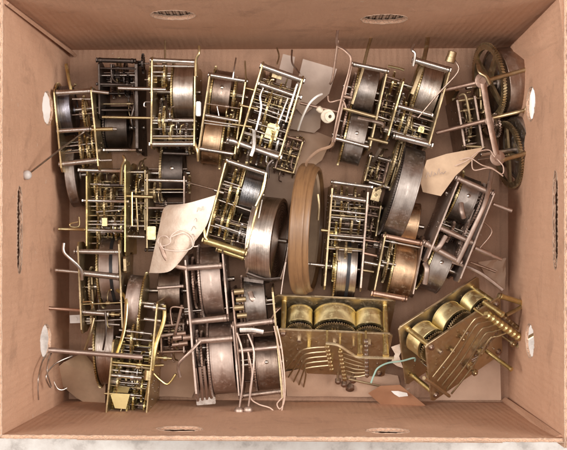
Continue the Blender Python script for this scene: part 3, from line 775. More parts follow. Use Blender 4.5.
# 12  steel drum with open coil
u = Vector((math.cos(.2) * math.cos(.12), math.cos(.2) * math.sin(-.12), math.sin(.2))); v = Vector((.12, 1, 0)); v = (v - u * v.dot(u)).normalized(); w = u.cross(v)
def frame_at(o, u, v, w):
    return Matrix(((u.x, v.x, w.x, o.x), (u.y, v.y, w.y, o.y), (u.z, v.z, w.z, o.z), (0, 0, 0, 1)))
m = Mov('mainspring_drum', 'large brushed steel drum with its coiled mainspring open, left of the wooden ring', None, None, frame=frame_at(P(267.5, 239, 60), u, v, w), cat='spring drum', group=None)
m.u0, m.u1 = -16, 17
m.barrel_local((0, 0, 0), 42, 25, 'steel_barrel', 0, open_=1)
bm = bmesh.new(); tube(bm, [m.l(262, 200, 90), m.l(255, 235, 96), m.l(247, 273, 84)], 1.2, 8, 3); m.part('frame_strip', bm, 'steel')
bm = bmesh.new(); tube(bm, [m.l(247, 273, 84), m.l(265, 279, 80), m.l(282, 278, 84)], 1.6, 8, 3); m.part('frame_strip', bm, 'steel_dark')
bm = bmesh.new(); tube(bm, [m.l(289, 243, 96), m.l(286, 262, 92), m.l(281, 279, 86)], 1.2, 8, 3); m.part('frame_strip', bm, 'steel')
bm = bmesh.new(); boxm(bm, m.l(257, 280, 50), (1, 0, 0), (0, 1, 0), (0, 0, 1), 20, 4, 30); m.part('frame_foot', bm, 'steel_dark')

# 13  wooden ring
u = Vector((math.cos(.15) * math.cos(.06), -math.cos(.15) * math.sin(.06), math.sin(.15))); v = Vector((.06, 1, 0)); v = (v - u * v.dot(u)).normalized(); w = u.cross(v)
m = Mov('wooden_ring', 'brown turned wooden ring standing on edge in the middle of the heap', None, None, frame=frame_at(P(307, 229, 66), u, v, w), cat='wooden ring', group=None)
bm = bmesh.new(); R = 65
lathe(bm, (0, 0, 0), (1, 0, 0), [(-9, R - 7), (-9, R - 2), (-7.5, R - .3), (-5, R), (3, R - .2), (4.2, R - 1), (4.6, R - 2.2), (5.4, R - 2.4), (8, R - 3), (9.4, R - 4.2), (9.7, R - 6), (9, R - 7), (6, R - 8), (-8, R - 8), (-9, R - 7)], 96, False)
ring = m.part('wooden_hoop', bm, 'wood')
bm = bmesh.new(); lathe(bm, (0, 0, 0), (1, 0, 0), [(-6, R - 8.2), (-4, R - 10), (4, R - 10.5), (6, R - 8.4)], 72, False); m.part('paper_lining', bm, 'manila')
bm = bmesh.new(); lathe(bm, (-8, 0, 0), (1, 0, 0), [(0, R - 8.5), (1.2, R - 8.5)], 72); m.part('backboard', bm, 'leather')
bm = bmesh.new(); lathe(bm, (-6.4, 0, 0), (1, 0, 0), [(0, 18), (1.5, 19), (4, 18), (5, 15), (5, 8), (7, 7), (7, 3)], 48); m.part('boss', bm, 'brass_dull')
m.lever([(318, 194, 116), (319, 206, 114), (318, 220, 110)], 1.1, 'brass_dull', 'bracket_wire')

# 14  open plate movement right of the ring
m = Mov('clock_movement', 'dusty movement with a banded silver barrel, right beside the wooden ring', ((332, 184), (325, 290)), ((369, 188), (360, 292)), top=84)
m.plate((332, 184), (325, 290), 'brass_dull'); m.plate((369, 188), (360, 292), 'steel_brown')
m.pillar((333, 182), (371, 187), 2, 'steel', h=72); m.pillar((332, 196), (366, 201), 2.5); m.pillar((310, 264), (330, 266), 1.9, 'steel', h=70)
m.rod((331, 210), (366, 214), 1.1, h=78, collar=1); m.rod((331, 217), (366, 220), .9, h=74); m.rod((329, 235), (364, 238), 1.2, h=80); m.rod((329, 239), (363, 242), .8, h=76, collar=2); m.rod((321, 230), (330, 231), 1.8, 'brass', 78)
m.barrel(347, 270, 29, 20, 'steel_barrel', h=46, band=1.5); m.wheel(341, 218, 17, 'brass', h=58); m.wheel(336, 234, 12, 'brass_gold', h=66); m.wheel(352, 224, 13, 'brass_dull', h=60); m.wheel(334, 268, 14, 'brass_gold', h=62); m.wheel(346, 250, 9, 'brass_dull', h=70)
m.fill(9, ('brass_dull', 'brass'))

# 15  copper barrels
m = Mov('clock_movement', 'movement with two copper coloured barrels below the huge grey drum', ((386, 222), (373, 292)), ((424, 228), (410, 296)), top=74)
m.plate((386, 232), (374, 294), 'brass_dull'); m.plate((425, 236), (412, 298), 'steel_brown')
m.pillar((385, 236), (420, 243), 2.8, 'copper_rod'); m.pillar((373, 293), (405, 299), 3.2, 'copper_rod', h=72)
m.barrel(410, 224, 23, 18, 'copper', h=34); m.barrel(404, 272, 27, 22, 'copper', h=40)
m.wheel(388, 262, 22, 'brass_dull'); m.wheel(381, 246, 12, 'steel_brown', h=52); m.rod((363, 253), (377, 256), 1.8, 'copper_rod', 60); m.rod((364, 262), (384, 266), 2.0, 'steel', 62); m.rod((362, 270), (374, 272), 1.6, 'brass_dull', 60)
m.rod((382, 262), (396, 265), 1.3, h=68); m.fill(5, ('brass_dull', 'steel_brown'))

# 16  grey-pink movement with tied tag
m = Mov('clock_movement', 'dusty grey movement near the right wall with the manila tag tied to its head', ((457, 176), (424, 262)), ((496, 188), (458, 280)), top=94)
m.plate((460, 178), (426, 262), 'pink'); m.plate((497, 190), (458, 282), 'pink')
m.pillar((457, 178), (491, 193), 3.2, 'pink'); m.pillar((440, 228), (473, 243), 2.8, 'pink'); m.pillar((425, 243), (460, 262), 3.2, 'pink')
m.rod((493, 204), (512, 211), 2.0, 'pink', 80); m.pillar((475, 248), (502, 260), 2.6, 'pink', h=84, style='taper', screws=False); m.rod((470, 262), (496, 272), 1.3, 'rusty', 60)
m.barrel(467, 199, 23, 19, 'grey_barrel', h=58, knob=True); m.barrel(440, 266, 27, 20, 'grey_barrel', h=52, knob=True)
m.wheel(479, 206, 25, 'pink', h=58); m.wheel(486, 200, 20, 'rusty', h=62); m.wheel(459, 252, 20, 'pink', h=60); m.wheel(452, 232, 11, 'rusty', h=76); m.wheel(466, 232, 13, 'pink', h=72)
m.lever([(461, 203, 88), (462, 212, 92), (464, 218, 90)], 2.6, 'pink', flat=.7); m.lever([(425, 263, 84), (427, 270, 88), (425, 284, 84)], 2.6, 'pink', flat=.7); m.lever([(446, 236, 92), (440, 246, 94), (436, 250, 92)], 2.4, 'pink', flat=.5)
m.lever([(492, 170, 78), (486, 200, 98), (472, 232, 98), (458, 262, 92)], 2.2, 'pink', flat=.5); m.lever([(484, 222, 88), (492, 232, 86), (480, 248, 86)], 1, 'rusty')
m.fill(9, ('pink', 'rusty', 'brass_dull'), 'rusty', 15)

# 17  belted copper barrel on the left
m = Mov('clock_movement', 'movement on the left with a black strap round its brown barrel', ((77, 242), (83, 334)), ((119, 240), (121, 332)), top=92)
m.plate((77, 242), (82, 334), 'brass_dull'); m.plate((119, 240), (122, 332), 'brass_dull')
m.pillar((76, 251.5), (119, 252), 2.9, 'steel'); m.pillar((82, 273), (120, 277), 3.5, 'steel'); m.pillar((55, 270), (82, 272.5), 1.9, 'steel', screws=False); m.pillar((47, 308), (82, 310.5), 1.8, 'copper_rod', screws=False); m.pillar((83, 312), (107, 314), 2.6, 'steel')
m.barrel(109, 272, 34, 20, 'pink_barrel', h=46, band=2.2, wmat='brass'); m.barrel(105, 352, 36, 18, 'steel_barrel', h=44, wheel=-1, open_=0)
m.wheel(89, 288, 20, 'brass_dull'); m.wheel(91, 322, 14, 'brass_dull'); m.rod((106, 314), (120, 315), 1.2, 'brass', 86, collar=1); m.rod((108, 324), (120, 325), 1.0, h=84)
m.lever([(64, 243, 100), (64, 252, 100), (73, 261, 100), (81, 270, 96), (82, 280, 92)], 1.5, 'steel', flat=.7); m.lever([(83, 302, 92), (92, 302, 94), (92, 308, 92)], .8, 'brass'); m.lever([(105, 312, 90), (106, 330, 92), (103, 350, 88)], .9, 'steel_dark'); m.lever([(94, 318, 88), (90, 334, 88), (84, 352, 80)], 1.2, 'brass_dull')
bm = bmesh.new(); c = m.l(75.5, 319, 60); boxm(bm, c, (1, 0, 0), (0, 1, 0), (0, 0, 1), 11, 8, 1.6); lathe(bm, c + Vector((0, 0, .8)), (0, 0, 1), [(0, 2.2), (.8, 2.2), (.8, 1.2)], 16); m.part('white_tab', bm, 'white')
m.plate_local(m.l(121, 250, 90).x + 3, m.l(0, 278, 80).y, m.l(0, 262, 80).y, 60, 88, 'brass_dull', 3, 'rect'); m.fill(8)

# 18  tall bright movement bottom left
m = Mov('clock_movement', 'yellow brass movement with a trapezoid fly vane, nearest the front wall on the left', ((116, 300), (105, 428)), ((158, 302), (144, 430)), top=104)
m.plate((113, 340), (105, 428), 'brass', shape='rect'); m.plate((158, 302), (144, 430), 'brass', shape='rect')
m.pillar((105, 423), (141, 425.5), 3, 'pink', h=100); m.pillar((48, 350), (143, 357.5), 2.6, 'pink', h=112, h2=106, screws=False)
m.barrel(132, 304, 27, 14, 'pink_barrel', h=66, wheel=1); m.wheel(138, 322, 26, 'brass', h=66); m.wheel(131, 340, 16, 'brass', h=80)
for (x1, y1, x2, y2, r, c, z) in ((144, 306, 166, 309, 1.9, 1, 92), (144, 319, 161, 321, 1.9, 0, 92), (119, 330, 152, 334, 1, 2, 94), (117, 337, 152, 341, .9, 1, 90), (118, 365, 143, 367, 1.1, 0, 94), (113, 370, 142, 373, 1.3, 1, 92), (110, 375, 142, 378, 1.9, 2, 96), (112, 382, 142, 384, .9, 0, 88), (109, 393, 142, 396, 1.0, 2, 92), (110, 410, 142, 412, 1.0, 1, 84)):
    m.rod((x1, y1), (x2, y2), r, 'steel', z, collar=c or None)
m.wheel(116, 372, 10, 'brass_gold', h=78); m.wheel(133, 400, 15, 'brass_gold', h=76); m.wheel(137, 384, 12, 'brass', h=76); m.wheel(126, 380, 13, 'brass_dull', h=70); m.wheel(113, 398, 16, 'brass_gold', h=70)
for (q, z0, z1) in (([(110, 393), (130, 394), (126, 409), (115, 408)], 98, 97), ([(118, 387), (130, 387), (128, 393), (114, 392)], 94, 99)):
    pts = [m.l(x, y, z1 if k > 1 else z0) for k, (x, y) in enumerate(q)]; bm = bmesh.new()
    vs = [bm.verts.new(p * MM) for p in pts]; vt = [bm.verts.new((p + Vector((0, 0, .8))) * MM) for p in pts]
    bm.faces.new(vs[::-1]); bm.faces.new(vt)
    for k in range(4): bm.faces.new((vs[k], vs[(k + 1) % 4], vt[(k + 1) % 4], vt[k]))
    m.part('fly_vane', bm, 'brass_satin')
m.rod((104, 393.5), (112, 394), 1, 'brass', 98)
bm = bmesh.new(); c = m.l(148.5, 375, 100); lathe(bm, c - Vector((0, 5, 0)), (0, 1, 0), [(0, 3.6), (.5, 4.3), (9.5, 4.3), (10, 3.6)], 20); m.part('brass_collar', bm, 'brass')
m.lever([(164, 305, 92), (164, 320, 92), (156, 345, 98), (152, 370, 98), (146, 400, 92)], 2.0, 'brass_gold', flat=.6)
m.rod((150, 357), (172, 358.5), 1.4, 'brass', 82, collar=2); m.rod((150, 366), (164, 365), 1.6, 'brass', 78); m.lever([(152, 372, 80), (160, 380, 76), (168, 384, 74), (176, 374, 76)], 1.2, 'brass_gold')
m.lever([(117, 290, 80), (126, 300, 92), (124, 330, 96), (116, 356, 98)], 1.8, 'brass_gold', flat=.6); m.fill(9, ('brass_gold', 'brass'))

# 19  dusty rose movement
m = Mov('clock_movement', 'dusty pinkish movement with two large flat drums, below the cream tag', ((186, 252), (198, 400)), ((223, 250), (236, 400)), top=90)
m.plate((184, 256), (197, 398), 'pink', shape='waist'); m.plate((222, 250), (228, 318), 'pink'); m.plate((234, 322), (238, 400), 'pink')
m.pillar((186, 268), (222, 265.5), 3.2, 'pink'); m.pillar((189, 322), (227, 318), 3.4, 'pink', h=80); m.pillar((198, 341), (233, 338), 3.4, 'pink')
m.pillar((157, 288), (184, 286), 2.0, 'pink', screws=False); m.pillar((159, 336), (182, 333), 2.0, 'pink', screws=False, h=76)
m.barrel(211, 282, 34, 20, 'pink_barrel', h=46, wmat='pink', cap_mat='pink'); m.barrel(222, 362, 36, 23, 'pink_barrel', h=48, wmat='pink')
m.wheel(193, 284, 26, 'rusty', h=52); m.wheel(202, 364, 30, 'rusty', h=52); m.wheel(197, 350, 18, 'pink', h=58); m.wheel(190, 312, 13, 'rusty', h=60)
m.lever([(161, 246, 96), (166, 258, 96), (176, 266, 96), (186, 268, 94)], 2.2, 'rusty', flat=.6); m.lever([(200, 341, 94), (190, 352, 98), (180, 362, 96), (178, 368, 92), (180, 377, 88)], 1.5, 'pink')
m.lever([(172, 325, 84), (171, 308, 86), (184, 308, 88)], .8, 'rusty'); m.lever([(182, 305, 86), (176, 330, 80), (172, 342, 72)], 1.4, 'rusty')
for k in range(4):
    x = 195 + k * 4.5; m.lever([(x, 368 - k, 82), (x + 2, 385, 76), (x + 3, 402 - k, 62)], 1.5, 'pink', flat=.5)
bm = bmesh.new(); boxm(bm, m.l(206, 401, 62), (1, 0, 0), (0, 1, 0), (0, 0, 1), 19, 7, 2.4); bmesh.ops.bevel(bm, geom=list(bm.edges), offset=.0005, segments=2, affect='EDGES'); m.part('foot', bm, 'steel')
for (x, y, r) in ((177, 338, 3), (183, 344, 2.6), (176, 345, 2), (181, 334, 2.2), (187, 338, 3)):
    m.rod((x - 4, y), (x + 5, y - 1), r, 'rusty', 78)
m.fill(9, ('rusty', 'pink'), 'rusty')

# 20  with twin bell hammers
m = Mov('clock_movement', 'two-drum steel movement with twin bell hammers and string loops hanging off it', ((233, 288), (241, 402)), ((271, 288), (284, 402)), top=86)
m.plate((233, 290), (241, 400), 'rusty', shape='rect'); m.plate((271, 288), (284, 402), 'brass_dull')
m.pillar((233, 326), (273, 321), 3, 'pink'); m.pillar((237, 351), (279, 347), 2.6, 'pink'); m.pillar((241, 396), (282, 391), 2.8, 'steel_brown')
m.barrel(255, 303, 24, 21, 'grey_barrel', h=48, wmat='rusty'); m.barrel(267, 366, 27, 22, 'steel_brown', h=48, wheel=-1, wmat='rusty', knob=True)
m.wheel(240, 308, 18, 'rusty', h=60); m.wheel(249, 362, 20, 'rusty', h=56); m.lever([(250, 292, 88), (252, 298, 92), (254, 300, 92)], 2.6, 'pink', flat=.6)
for (x, y, r) in ((238, 292, 3), (240, 300, 2.6), (238, 308, 3), (241, 316, 2.6)):
    m.rod((x - 4, y), (x + 6, y - 1), r, 'brass_dull', 84)
m.hammer([(237, 333, 92), (242, 350, 96), (243, 378, 96), (239, 411, 92)], 1.0, 4.8, 'pink', 'pink'); m.hammer([(248, 334, 92), (254, 352, 96), (252, 380, 96), (248, 410, 92)], 1.0, 4.8, 'pink', 'pink')
m.lever([(240, 330, 92), (252, 330, 94), (263, 332, 90)], 2.6, 'grey_barrel', flat=.5); m.fill(8, ('rusty', 'brass_dull'), 'steel_brown')

# ---- three-train chime movements, leaning so that a plate face shows
def chime(label, xyz, vdir, elev, Lp, H, gap, barrels, hooks, pm, bmt, roll=0.0):
    v = Vector((vdir[0], -vdir[1], 0)).normalized()           # along the plate
    nh = Vector((v.y, -v.x, 0))                                # horizontal part of the outward normal
    if nh.y > 0: nh = -nh
    u = (nh * math.cos(elev) + Vector((0, 0, 1)) * math.sin(elev)).normalized()
    w = u.cross(v) * 1.0
    if w.z < 0: v = -v; w = u.cross(v)
    if v.x < 0: roll = -roll
    v, w = v * math.cos(roll) + w * math.sin(roll), w * math.cos(roll) - v * math.sin(roll)
    if v.x < 0: barrels = [(-a_, b_, c_, d_) for a_, b_, c_, d_ in barrels]
    m = Mov('chiming_clock_movement', label, None, None, frame=frame_at(xyz, u, v, w), cat='clock movement')
    # origin: middle of the top edge of the front plate; local x outward, z up the plate
    for uu, w1 in ((0, 0), (-gap, 2)):
        bm = bmesh.new(); W = Lp if uu == 0 else Lp + 8
        pts = [(-W / 2 + 3, -H), (W / 2 - 3, -H), (W / 2, -H + 3), (W / 2, w1 - 3), (W / 2 - 3, w1), (W * .2, w1), (W * .17, w1 - 1), (-W * .17, w1 - 1), (-W * .2, w1), (-W / 2 + 3, w1), (-W / 2, w1 - 3), (-W / 2, -H + 3)]
        prism(bm, pts, (uu, 0, 0), (0, 1, 0), (0, 0, 1), (1, 0, 0), 2.2, .35); pl = m.part('plate', bm, pm)
        for k in range(14):
            bm = bmesh.new()
            r = rng.choice((.9, 1.2, 2.0)); yy = rng.uniform(-W * .45, W * .45); zz = rng.uniform(-H * .9, -6)
            lathe(bm, (uu - 1.5, yy, zz), (1, 0, 0), [(0, r * .7), (.2, r), (2.8, r), (3.1, r * .6)], 14)
            m.part('bushing', bm, 'brass_dull', pl)
        for yy in (-W / 2 + 6, W / 2 - 6):
            for zz in (-6, -H + 7):
                bm = bmesh.new(); lathe(bm, (uu + (1.1 if uu == 0 else -1.1), yy, zz), (1 if uu == 0 else -1, 0, 0), [(0, 3.2), (1, 3.2), (1.6, 2.4), (2.6, 2.2), (3, 1.5)], 18)
                m.part('plate_screw', bm, 'steel_brown', pl)
    for yy in (-Lp / 2 + 6, Lp / 2 - 6):
        for zz in (-6, -H + 7): m.pillar_local((-gap, yy, zz), (0, yy, zz), 2.9, 'brass_gold', 'turned' if 0 else 'plain', False)
    m.u0, m.u1 = -gap, 1
    for (yy, R, wd, dz) in barrels:
        c = Vector((-gap * .60, yy, dz - R))
        m.barrel_local(c, R, wd, bmt, 0, 'brass_dull', 0, cap_mat='steel_dark')
        bm = bmesh.new(); gear(bm, c + Vector((wd / 2 + 4.5, 0, 0)), (1, 0, 0), R * .98, 1.8, int(R * 2.4), 0); m.part('great_wheel', bm, 'brass_dull')
        bm = bmesh.new()      # square winding arbor and ratchet
        gear(bm, (-gap * .60 + wd / 2 + 6.6, yy, c.z), (1, 0, 0), R * .38, 1.5, 18, 0); m.part('ratchet_wheel', bm, 'brass')
    def face(px, py, off=0.0):
        cam_ = m.Mi @ Vector((0, 0, D)); q_ = m.Mi @ P(px, py, 0); d_ = q_ - cam_
        return cam_ + d_ * ((off - cam_.x) / d_.x)
    m.face = face
    m.vr = (-Lp / 2 + 4, Lp / 2 - 4, -H + 2, -6)
    m.fill(6, ('brass_gold', 'brass_dull'))
    return m
m = chime('leaning three-barrel chime movement with yellow brass drums, centre of the front row', P(335, 331, 88), (115, 5), math.radians(38), 112, 82, 38,
          [(-34, 13, 18, -3), (1, 21.5, 19, 2), (35, 14.5, 18, -3)], None, 'brass_plate', 'brass_barrel')
def bead_column(m, a, b, r, n, mat):
    a, b = Vector(a), Vector(b); bm = bmesh.new(); L = (b - a).length; pr = []
    for k in range(n):
        t0 = L * k / n; t1 = L * (k + 1) / n; d = t1 - t0
        pr += [(t0, r * .6), (t0 + d * .15, r), (t0 + d * .7, r), (t0 + d * .85, r * .6)]
    pr.append((L, r * .6)); lathe(bm, a, b - a, pr, 16); return m.part('hammer_collars', bm, mat)
def flever(m, pts, r, mat, name='hammer_arm', flat=1.0, smooth=3):
    bm = bmesh.new(); tube(bm, [m.face(*p) for p in pts], r, 8, smooth, flat); return m.part(name, bm, mat)
def post(m, px, py, off, r=2.2, mat='brass_gold'):
    a = m.face(px, py, off); return m.pillar_local((0.5, a.y, a.z), a, r, mat, 'plain', False)
f = m.face
bead_column(m, f(327, 345, 16), f(332, 371, 14), 2.6, 7, 'brass'); bead_column(m, f(340, 350, 14), f(345, 380, 12), 2.6, 8, 'brass'); bead_column(m, f(366, 340, 12), f(367, 377, 14), 2.2, 9, 'steel')
for q in ((327, 345, 17), (332, 371, 15), (340, 350, 15), (345, 379, 13), (366, 342, 13), (367, 376, 15)): post(m, *q, r=1.2)
post(m, 360, 355, 24, 2.8); post(m, 386, 356, 24, 3.2); post(m, 309, 349, 10, 2.6); post(m, 354, 347, 9, 2, 'brass_dull')
flever(m, [(326, 343, 20), (338, 345, 22), (352, 354, 24), (360, 357, 25), (394, 358, 25)], 1.7, 'brass_plate', 'strap_bracket', .5)
for k in range(5):
    y0 = 347 + k * 4.6
    flever(m, [(329, y0, 15), (312 - k * 1.5, y0 + 1 + k * .5, 14), (300 + k * 1.5, y0 + 5 + k, 12), (284 + k * 4.5, y0 + 24 + k * 1.5, 7)], .85, 'brass_plate')
for k in range(6):
    flever(m, [(342, 353 + k * 4, 13), (354, 357 + k * 4, 12), (366, 362 + k * 2.6, 12)], .65, 'brass_plate', smooth=2)
for (x, y, r) in ((344, 384, 3.2), (350, 388, 4.5), (338, 381, 3), (353, 380, 3.4)):
    a = f(x, y, 8); bm = bmesh.new(); lathe(bm, a, (1, 0, 0), [(-8, r * .4), (-2, r * .4), (-2, r), (2, r), (3, r * .7)], 16); m.part('cam', bm, rng.choice(('brass_dull', 'steel_brown')))
flever(m, [(348, 379, 10), (366, 383, 9), (380, 386, 8)], 1.2, 'brass_plate', 'lever')
m.rod((273, 310), (285, 308), 1.6, 'rusty', 60); m.lever([(268, 325, 70), (276, 312, 66), (284, 306, 62)], 1, 'rusty')

m = chime('leaning three-barrel chime movement with five curved hammer arms, in the front right corner', P(463, 320, 98), (.61, -.79), math.radians(44), 96, 80, 34,
          [(-32, 17, 17, -2), (2, 18.5, 17, 1), (33, 13.5, 16, -3)], None, 'brass_plate', 'brass_barrel', roll=math.radians(-31))
f = m.face
bead_column(m, f(486, 314, 16), f(520, 338, 20), 4.2, 8, 'brass_gold'); bead_column(m, f(497, 311, 9), f(522, 331, 12), 2.2, 7, 'brass_dull')
for k in range(5):
    x0, y0 = 488 + k * 4.6, 316 + k * 4.2
    flever(m, [(x0, y0, 18), (x0 - 9, y0 + 1.5 + .5 * k, 19), (x0 - 17 + rng.uniform(-1, 1), y0 + 7, 17), (454 + 4.5 * k, 350 + 4.4 * k, 11), (433 + k * 4.6, 377 + k * 4.2, 4)], .95, 'brass_dull', flat=1, smooth=4)
flever(m, [(424, 378, 3), (436, 386, 4), (449, 396, 4)], 2.2, 'brass_plate', 'hammer_rail', .8)
for q in ((486, 317, 17), (519, 340, 19)): post(m, *q, r=1.6)
post(m, 503, 315, 26, 3); post(m, 512, 370, 40, 2.4)
m.pillar_local(f(500, 296, 0), f(526, 304, 12), 2.9, 'brass_gold', 'plain')
flever(m, [(529, 302, 12), (518, 309, 12), (506, 315, 11)], 2.6, 'brass_dull', 'strap_bracket', .5, 2); flever(m, [(541, 331, 22), (528, 338, 20), (516, 347, 18)], 2.4, 'brass_dull', 'strap_bracket', .5, 2)
m.lever([(503, 290, 92), (485, 276, 88), (470, 268, 84), (452, 262, 80)], 1.6, 'pink', 'lever', 1, 3)
for k in range(6): flever(m, [(499 - k * 3, 329 + k * 4, 9), (495 - k * 3.4, 338 + k * 4, 5), (485 - k * 3.4, 344 + k * 4, 2)], .8, 'steel_brown', 'spring')
for (x, y, r, z) in ((470, 366, 5.0, 5), (474, 372, 3.4, 9), (480, 352, 4, 5), (512, 343, 3.4, 14), (452, 350, 3, 3), (462, 338, 2.6, 3)):
    a = f(x, y, z); bm = bmesh.new(); lathe(bm, (0, a.y, a.z), (1, 0, 0), [(0, r * .4), (z, r * .4), (z, r), (z + 2.4, r), (z + 2.6, r * .5), (z + 4, r * .4)], 20); m.part('cam', bm, 'brass_dull')

# ================================================================== papers, tags and loose bits
def outline_sheet(name, label, cat, pts, t, mat, bend=None, group=None, marks=(), step=5.0):
    """paper cut to an outline given by (px, py, h); triangulated, then bent by its heights"""
    w3 = [P(*p) for p in pts]; bm = bmesh.new()
    vs = [bm.verts.new(q * MM) for q in w3]; f = bm.faces.new(vs)
    bmesh.ops.triangulate(bm, faces=[f])
    bmesh.ops.subdivide_edges(bm, edges=bm.edges[:], cuts=3, use_grid_fill=True)
    bmesh.ops.triangulate(bm, faces=bm.faces[:])
    for _ in range(3): bmesh.ops.smooth_vert(bm, verts=[v for v in bm.verts if not v.is_boundary], factor=.5, use_axis_x=True, use_axis_y=True, use_axis_z=True)
    if bend:
        for v in bm.verts: v.co.z += bend(v.co.x / MM, v.co.y / MM) * MM
    bmesh.ops.recalc_face_normals(bm, faces=bm.faces)
    if bm.faces[0].normal.z < 0: bmesh.ops.reverse_faces(bm, faces=bm.faces[:])
    g = bmesh.ops.extrude_face_region(bm, geom=bm.faces[:])
    for v in [x for x in g['geom'] if isinstance(x, bmesh.types.BMVert)]: v.co.z += t * MM
    o = obj(name, bm, M[mat]); tag(o, label, cat, group); return o
def strand(name, pts, r, mat, parent=None, label=None, cat=None, seg=7):
    bm = bmesh.new(); tube(bm, [P(*p) for p in pts], r, seg, 6); o = obj(name, bm, M[mat], parent)
    if label: tag(o, label, cat)
    return o

# cream tag: a rolled sheet over the dark movement
q = [P(149, 272, 70), P(170, 271, 96), P(214, 213, 104), P(215, 195, 98)]
def tagsheet():
    rows = [((149, 273, 78), (170, 271, 100), (186, 254, 98)), ((154, 250, 84), (178, 250, 106), (196, 240, 101)), ((159, 228, 88), (182, 230, 110), (205, 228, 103)), ((163, 210, 86), (184, 212, 110), (210, 216, 106)), ((168, 205, 82), (188, 203, 106), (216, 195, 102))]
    n = 16; bm = bmesh.new(); G = []
    rs = [catmull([P(*c) for c in r], 8) for r in rows]
    cols = [catmull([r[i] for r in rs], 4) for i in range(len(rs[0]))]
    G = [[bm.verts.new(c * MM) for c in col] for col in cols]
    for i in range(len(G) - 1):
        for j in range(len(G[0]) - 1): bm.faces.new((G[i][j], G[i + 1][j], G[i + 1][j + 1], G[i][j + 1]))
    bmesh.ops.recalc_face_normals(bm, faces=bm.faces)
    bmesh.ops.solidify(bm, geom=bm.faces[:], thickness=.0005)
    return obj('paper_tag', bm, M['paper'])
pt = tag(tagsheet(), 'curled cream paper tag with faint handwriting and a string loop', 'paper tag')
def strokes(parent, lines, r=.35):
    bm = bmesh.new()
    for ln in lines: tube(bm, [P(*p) for p in ln], r * .6, 5, 3)
    obj('handwriting', bm, M['ink'], parent)
strokes(pt, [[(197, 212, 110), (199, 207, 110), (201, 211, 110), (203, 206, 109), (204, 210, 109)], [(193, 222, 110), (196, 218, 110), (197, 222, 110)], [(191, 231, 109), (194, 226, 110), (196, 229, 108)], [(199, 221, 108), (201, 217, 108)], [(190, 238, 107), (193, 234, 108), (195, 237, 106)]])
strand('tag_string', [(170, 240, 108), (166, 236, 108), (160, 237, 100), (158, 242, 98), (162, 246, 102), (170, 243, 108), (171, 236, 111), (180, 230, 113), (190, 234, 110), (194, 242, 106), (190, 249, 106), (178, 251, 111), (164, 249, 104), (160, 243, 100)], .5, 'string_white', pt)
strand('tag_string', [(171, 237, 112), (183, 233, 113), (191, 238, 109), (193, 246, 106), (198, 246, 104)], .5, 'string_white', pt)

mt = outline_sheet('paper_tag', 'torn manila paper tag with a pencil scrawl, tied to the grey movement', 'paper tag', [(420, 181, 84), (427, 160, 88), (446, 154, 92), (484, 147, 96), (470, 162, 96), (455, 176, 92), (441, 196, 86), (423, 192, 82)], .5, 'manila', lambda x, y: 2.5 * math.sin(x * .12))
strokes(mt, [[(426, 178, 90), (428, 172, 92), (430, 177, 92), (432, 171, 93)], [(433, 176, 93), (435, 174, 93.5), (434, 172, 93.5), (437, 175, 94), (439, 168, 95), (440, 174, 94.5), (442, 172, 95), (443, 174, 95), (446, 171, 95.5)]], .4)
strand('tag_string', [(460, 160, 100), (470, 158, 108), (482, 165, 106), (492, 168, 102), (502, 174, 98), (503, 166, 98), (494, 156, 98), (489, 150, 100), (478, 152, 104), (468, 160, 104), (455, 166, 98)], .55, 'string', mt)
strand('tag_string', [(472, 160, 106), (474, 170, 104), (490, 168, 104), (503, 176, 98)], .55, 'string', mt)

outline_sheet('card_piece', 'narrow taupe card strip near the back wall above the open gears', 'card piece', [(283, 54, 20), (295, 57, 24), (291, 85, 30), (285, 118, 30), (271, 104, 26), (276, 82, 24)], 1, 'greycard')
outline_sheet('card_piece', 'large taupe card rectangle leaning between the open-gear and rusty movements', 'card piece', [(303, 59, 42), (337, 69, 52), (329, 94, 48), (303, 116, 34), (292, 104, 30)], 1, 'greycard')
outline_sheet('card_piece', 'curled taupe card under the end of the white wire', 'card piece', [(290, 108, 20), (322, 108, 28), (320, 128, 30), (314, 133, 28), (284, 128, 18)], 1, 'greycard')
outline_sheet('paper_wrapping', 'creased brown paper on the box floor above the wooden ring', 'wrapping paper', [(290, 128, 8), (318, 132, 16), (332, 138, 12), (322, 160, 24), (300, 176, 10), (288, 210, 7), (262, 200, 7), (272, 160, 10)], .6, 'kraft', lambda x, y: 2.2 * math.sin(x * .21 + y * .1) * math.cos(y * .13))
outline_sheet('card_piece', 'tan bent card lying under the left movements by the box corner', 'card piece', [(50, 374, 40), (64, 362, 46), (84, 352, 20), (106, 378, 24), (106, 407, 26), (92, 407, 22), (76, 398, 22), (60, 385, 30)], 1, 'manila', lambda x, y: 3 * math.sin(x * .08 + y * .05))
outline_sheet('card_piece', 'orange-brown card pointing to the front right, with a torn white spot', 'card piece', [(368, 393, 40), (380, 386, 46), (400, 385, 48), (414, 396, 40), (436, 414, 26), (404, 411, 22), (380, 404, 26)], .9, 'orange_card', lambda x, y: 1.5 * math.sin(x * .1))
outline_sheet('torn_label', 'white torn label scrap stuck on the orange-brown card', 'label scrap', [(391, 391, 50), (398, 391, 50), (407, 393, 48), (408, 396, 47), (399, 397, 48), (394, 394, 49)], .5, 'white')
outline_sheet('paper_wrapping', 'smooth kraft paper under the centre chime movement, by the front wall', 'wrapping paper', [(284, 372, 30), (310, 366, 26), (350, 366, 22), (398, 376, 20), (402, 392, 8), (380, 396, 10), (340, 397, 11), (287, 396, 10)], .6, 'kraft', lambda x, y: 2.5 * math.sin(x * .09) + 1.2 * math.sin(y * .3 + x * .05))
